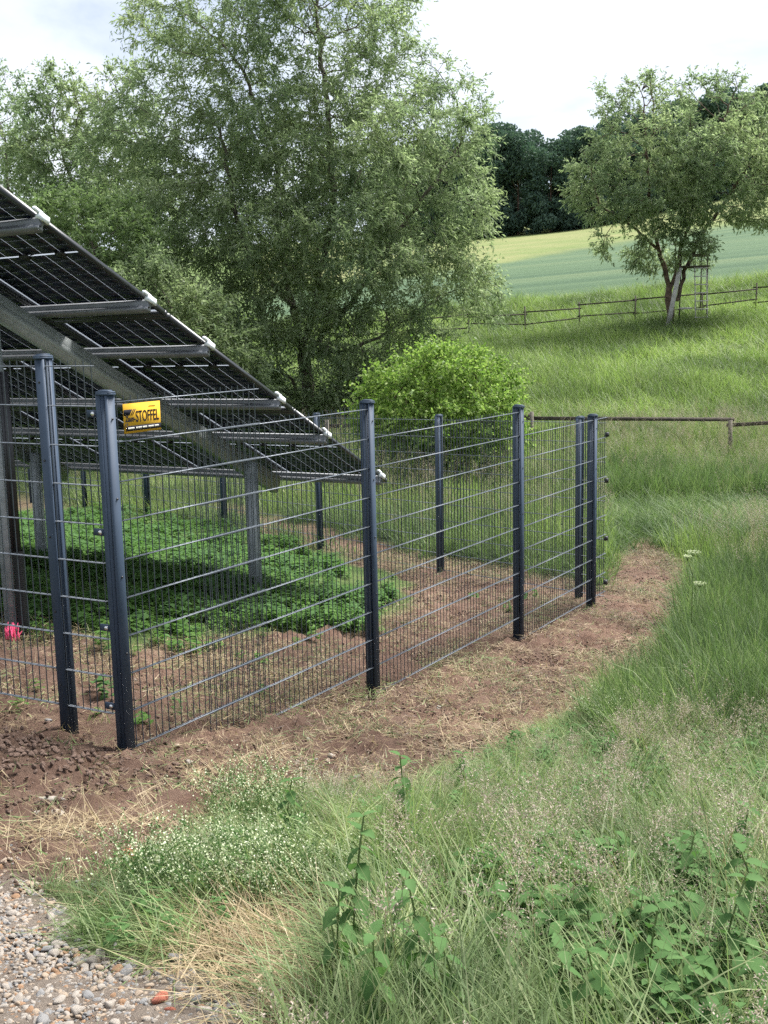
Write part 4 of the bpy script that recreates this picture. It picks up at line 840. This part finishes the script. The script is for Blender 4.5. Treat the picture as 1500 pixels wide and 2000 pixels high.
x, y, z, u, v, r = sample(9000, 1.5, 5.0, 111); k_ = np.where(grav_any(u, v, x, y) & (u > -60) & (v < 2060))[0][:240]
for i in k_:
    s_ = .012 + .016 * r.random() ** 2.2; ob = link('stone', bigm[int(r.integers(0, 10))], ground); ob.location = (x[i], y[i], z[i] + s_ * .22); ob.rotation_euler = (r.normal(0, .25), r.normal(0, .25), r.uniform(0, 6.28)); ob.scale = (s_, s_, s_)
x, y, z, u, v, r = sample(3000, 3.0, 8.0, 112); k_ = np.where(soil_any(u, v, x, y) & (u > -60) & (u < 1100))[0][:95]
for i in k_:
    s_ = .010 + .022 * r.random() ** 3; ob = link('stone', bigm[int(r.integers(0, 10))], ground); ob.location = (x[i], y[i], z[i] + s_ * .2); ob.rotation_euler = (r.normal(0, .25), r.normal(0, .25), r.uniform(0, 6.28)); ob.scale = (s_, s_, s_)
clods = [rockmesh(400 + k, M['clod'], .8) for k in range(6)]
x, y, z, u, v, r = sample(110000, 3.0, 15, 113); sm = soil_any(u, v, x, y); mo = np.exp(-(((x + 2.0) / .7) ** 2 + ((y - 5.15) / .45) ** 2))
k_ = sm & (r.random(len(x)) < .22 + .6 * (vnoise(x, y, 2.5, 12) > .5) + mo); zz = z + mo * .115 + .004
P_, ro_, sc_, ix_ = place(x[k_], y[k_], zz[k_], r, .004, .024, 6, .8); sc_ *= (.7 + .45 * mo[k_])[:, None]; sc_[:, 2] *= .7; P_[:, 2] += .003
scatter('soil_clods', 'crumbly reddish brown soil clods', P_, ro_, sc_, ix_, clods)
def single_stone(px, py, s, mat, name, label, cat, rz=0.0, seed=500, sub=.3):
    p = G(px, py); ob = link(name, rockmesh(seed, M[mat], 1.0)); ob.location = tuple(p + UP * s[2] * sub); ob.scale = s; ob.rotation_euler = (.1, -.08, rz); return tag(ob, label, cat)
single_stone(95, 1568, (.085, .03, .022), 'stone_pale', 'flat_stone', 'long pale slab of broken stone lying on the soil', 'stone', -.12, 501, .6)
single_stone(112, 1590, (.05, .03, .014), 'stone_pale', 'flat_stone', 'flat pale chip beneath the long slab of broken stone', 'stone', -.5, 502)
single_stone(60, 1592, (.045, .03, .012), 'stone_pale', 'flat_stone', 'small tilted pale flake beside the long slab of broken stone', 'stone', .5, 503)
single_stone(184, 1528, (.04, .018, .008), 'stone_pale', 'flat_stone', 'thin pale flake on bare soil below the fence corner', 'stone', -.1, 504)
single_stone(115, 1432, (.028, .022, .018), 'stone_pale', 'small_stone', 'whitish round stone in the dug soil beside the fence post', 'stone', .4, 505)
single_stone(315, 1958, (.032, .024, .026), 'brick', 'brick_fragment', 'red brick fragment among the pale gravel', 'brick', .6, 506, .5)
single_stone(332, 1978, (.020, .016, .014), 'brick', 'brick_fragment', 'tiny red brick chip next to the larger brick fragment', 'brick', .1, 507, .5)
single_stone(250, 1690, (.035, .03, .05), 'brick', 'brick_fragment', 'brownish broken brick standing in grass by the white flowers', 'brick', .2, 508, .7)
single_stone(342, 1882, (.034, .026, .026), 'stone_grey', 'grey_stone', 'grey angular stone on the straw at the gravel edge', 'stone', .3, 509, .5)

# ------------------------------------------------------------------ individual plants
nl_V, nl_F = leaf_outline(1.0, .56, 9, .22, .28)
nleaf = mesh_np('leaf', nl_V, [i for f in nl_F for i in f], [4] * len(nl_F), M['nettle'], smooth=True)
def nettle(px, py, h, label, seed, group=None):
    r = np.random.default_rng(seed); p = G(px, py); t_ = thing('nettle_plant', label, 'nettle', p, group); mb = MB(); pts = [np.zeros(3)]; le = r.normal(0, .10, 2)
    for k in range(1, 7): f = k / 6; pts.append(np.array([le[0] * f * f * h, le[1] * f * f * h, h * f]))
    for a, b_ in zip(pts[:-1], pts[1:]): mb.tube(a, b_, .0028, .0024, 5, False)
    build(mb, 'stem', M['stalk'], t_, True)
    n = max(6, int(h / .045)); a0 = r.uniform(0, 3.14)
    for k in range(n):
        f = .22 + .78 * k / (n - 1); i = min(5, int(f * 6)); b_ = pts[i] + (pts[i + 1 if i < 6 else 6] - pts[i]) * (f * 6 - i) if i < 6 else pts[6]
        L_ = .068 * (math.sin(math.pi * (.30 + .45 * f)) ** .8) * r.uniform(.85, 1.15)
        for s_ in (0, 1):
            ob = link('leaf', nleaf, t_); a = a0 + k * 1.57 + s_ * math.pi + r.normal(0, .15); tilt = -.25 - .5 * (1 - f) + .55 * (f > .9) + r.normal(0, .12)
            ob.location = tuple(b_); ob.rotation_euler = (r.normal(0, .15), -tilt, a); ob.scale = (L_,) * 3
NG = 'nettles standing in the foreground grass'
for k, (px, py, h, lab) in enumerate((
  (795, 1690, .42, 'tall lone nettle standing between soil strip and seeding grass'), (690, 1940, .48, 'tall nettle beside the straw heap'), (660, 1990, .34, 'leafy nettle rising from edge of the straw heap'),
  (835, 2030, .40, None), (905, 2070, .30, None), (560, 1660, .30, 'short nettle behind the white flowering bedstraw'), (980, 1990, .30, None), (1100, 2060, .26, None), (1150, 1900, .28, None), (1260, 2000, .30, None), (1400, 1980, .34, None), (1330, 1830, .30, None), (1440, 1760, .32, None), (760, 1980, .30, None), (1180, 2090, .30, None), (1490, 1900, .34, None), (900, 1560, .24, 'small nettle in flattened grass near the soil strip'), (740, 2080, .34, None))):
    nettle(px, py, h, lab or 'leafy green nettle mixed into the seeding grass', 600 + k, NG)
def bedstraw(px, py, rx, ry, h, nst, label, seed):
    r = np.random.default_rng(seed); p = G(px, py); t_ = thing('bedstraw', label, 'wildflower', p, 'white flowering bedstraw clumps')
    a = r.uniform(0, 6.283, nst); q_ = np.sqrt(r.random(nst)); B_ = np.stack([rx * q_ * np.cos(a), ry * q_ * np.sin(a), np.zeros(nst)], 1); B_[:, 2] = gz(B_[:, 0] + p[0], B_[:, 1] + p[1]) - p[2]
    hh = h * r.uniform(.5, 1.1, nst); th = r.uniform(0, 6.283, nst); le = r.uniform(.2, .9, nst); t = np.linspace(0, 1, 5)
    P = B_[:, None] + np.stack([np.cos(th)[:, None] * le[:, None] * hh[:, None] * t ** 1.6, np.sin(th)[:, None] * le[:, None] * hh[:, None] * t ** 1.6, hh[:, None] * t * (1 - .25 * le[:, None] * t)], -1)
    V_, f = ribbon(P, np.full((nst, 5), .0022), None); link('stems', mesh_np('stems', V_, f.ravel(), np.full(len(f), 4), M['stalk']), t_)
    nf = 15; k = np.repeat(np.arange(nst), nf); tt = r.uniform(.55, 1.0, len(k)); i = np.minimum(3, (tt * 4).astype(int)); fr_ = tt * 4 - i; c_ = P[k, i] + (P[k, i + 1] - P[k, i]) * fr_[:, None] + r.normal(0, .014, (len(k), 3))
    V_, f, s_ = leaves(c_, r.normal(0, 1, c_.shape) + (0, 0, .6), .0075, .007, r, 0); fl = link('flowers', mesh_np('flowers', V_, f, s_, M['flower']), t_)
    nf = 26; k = np.repeat(np.arange(nst), nf); tt = r.uniform(.05, .95, len(k)); i = np.minimum(3, (tt * 4).astype(int)); fr_ = tt * 4 - i; c_ = P[k, i] + (P[k, i + 1] - P[k, i]) * fr_[:, None]
    V_, f, s_ = leaves(c_, r.normal(0, 1, c_.shape), .022, .004, r, .1); link('leaves', mesh_np('leaves', V_, f, s_, M['nettle']), t_)
bedstraw(400, 1740, .34, .20, .27, 260, 'large white flowering bedstraw clump next to the gravel', 701)
bedstraw(560, 1760, .24, .18, .22, 190, 'creamy bedstraw clump sprawling over the straw heap', 702)
bedstraw(490, 1600, .22, .2, .30, 120, 'loose bedstraw clump at edge of the bare soil', 703)
bedstraw(1260, 1440, .34, .24, .30, 240, 'white flowering bedstraw clump where the lush grass begins', 704)
bedstraw(1380, 1420, .30, .22, .30, 120, 'faint bedstraw clump within the lush grass', 705)
# cow parsley
p = G(1345, 1330); t_ = thing('hogweed', 'thin stalked umbel flower standing at the edge of the bare soil', 'wildflower', p)
mb = MB(); H_ = .98
br_ = [((0, 0, 0), (.01, 0, .45)), ((.01, 0, .45), (.02, .02, H_)), ((.0, 0, .15), (.07, .02, .72)), ((.02, .01, .8), (-.03, .0, .95))]
for a, b_ in br_: mb.tube(a, b_, .0035, .0022, 5)
build(mb, 'stalk', M['stalk'], t_)
for cx, cy, cz, R1 in ((.02, .02, H_, .055), (.07, .02, .74, .05), (-.03, 0, .95, .03)):
    mb = MB(); rr = np.random.default_rng(9); B_ = []
    for k in range(16): a = k * 2.4; q_ = R1 * math.sqrt((k + .5) / 16); e_ = np.array([cx + q_ * math.cos(a), cy + q_ * math.sin(a), cz + .02 - q_ * .15]); mb.tube((cx, cy, cz - .02), e_, .001, n=3); B_ += [e_ + rr.normal(0, .004, 3) for _ in range(9)]
    um = build(mb, 'umbel', M['stalk'], t_); V_, f, s_ = leaves(np.array(B_), rr.normal(0, 1, (len(B_), 3)), .007, .007, rr, 0); link('florets', mesh_np('florets', V_, f, s_, M['flower']), um)
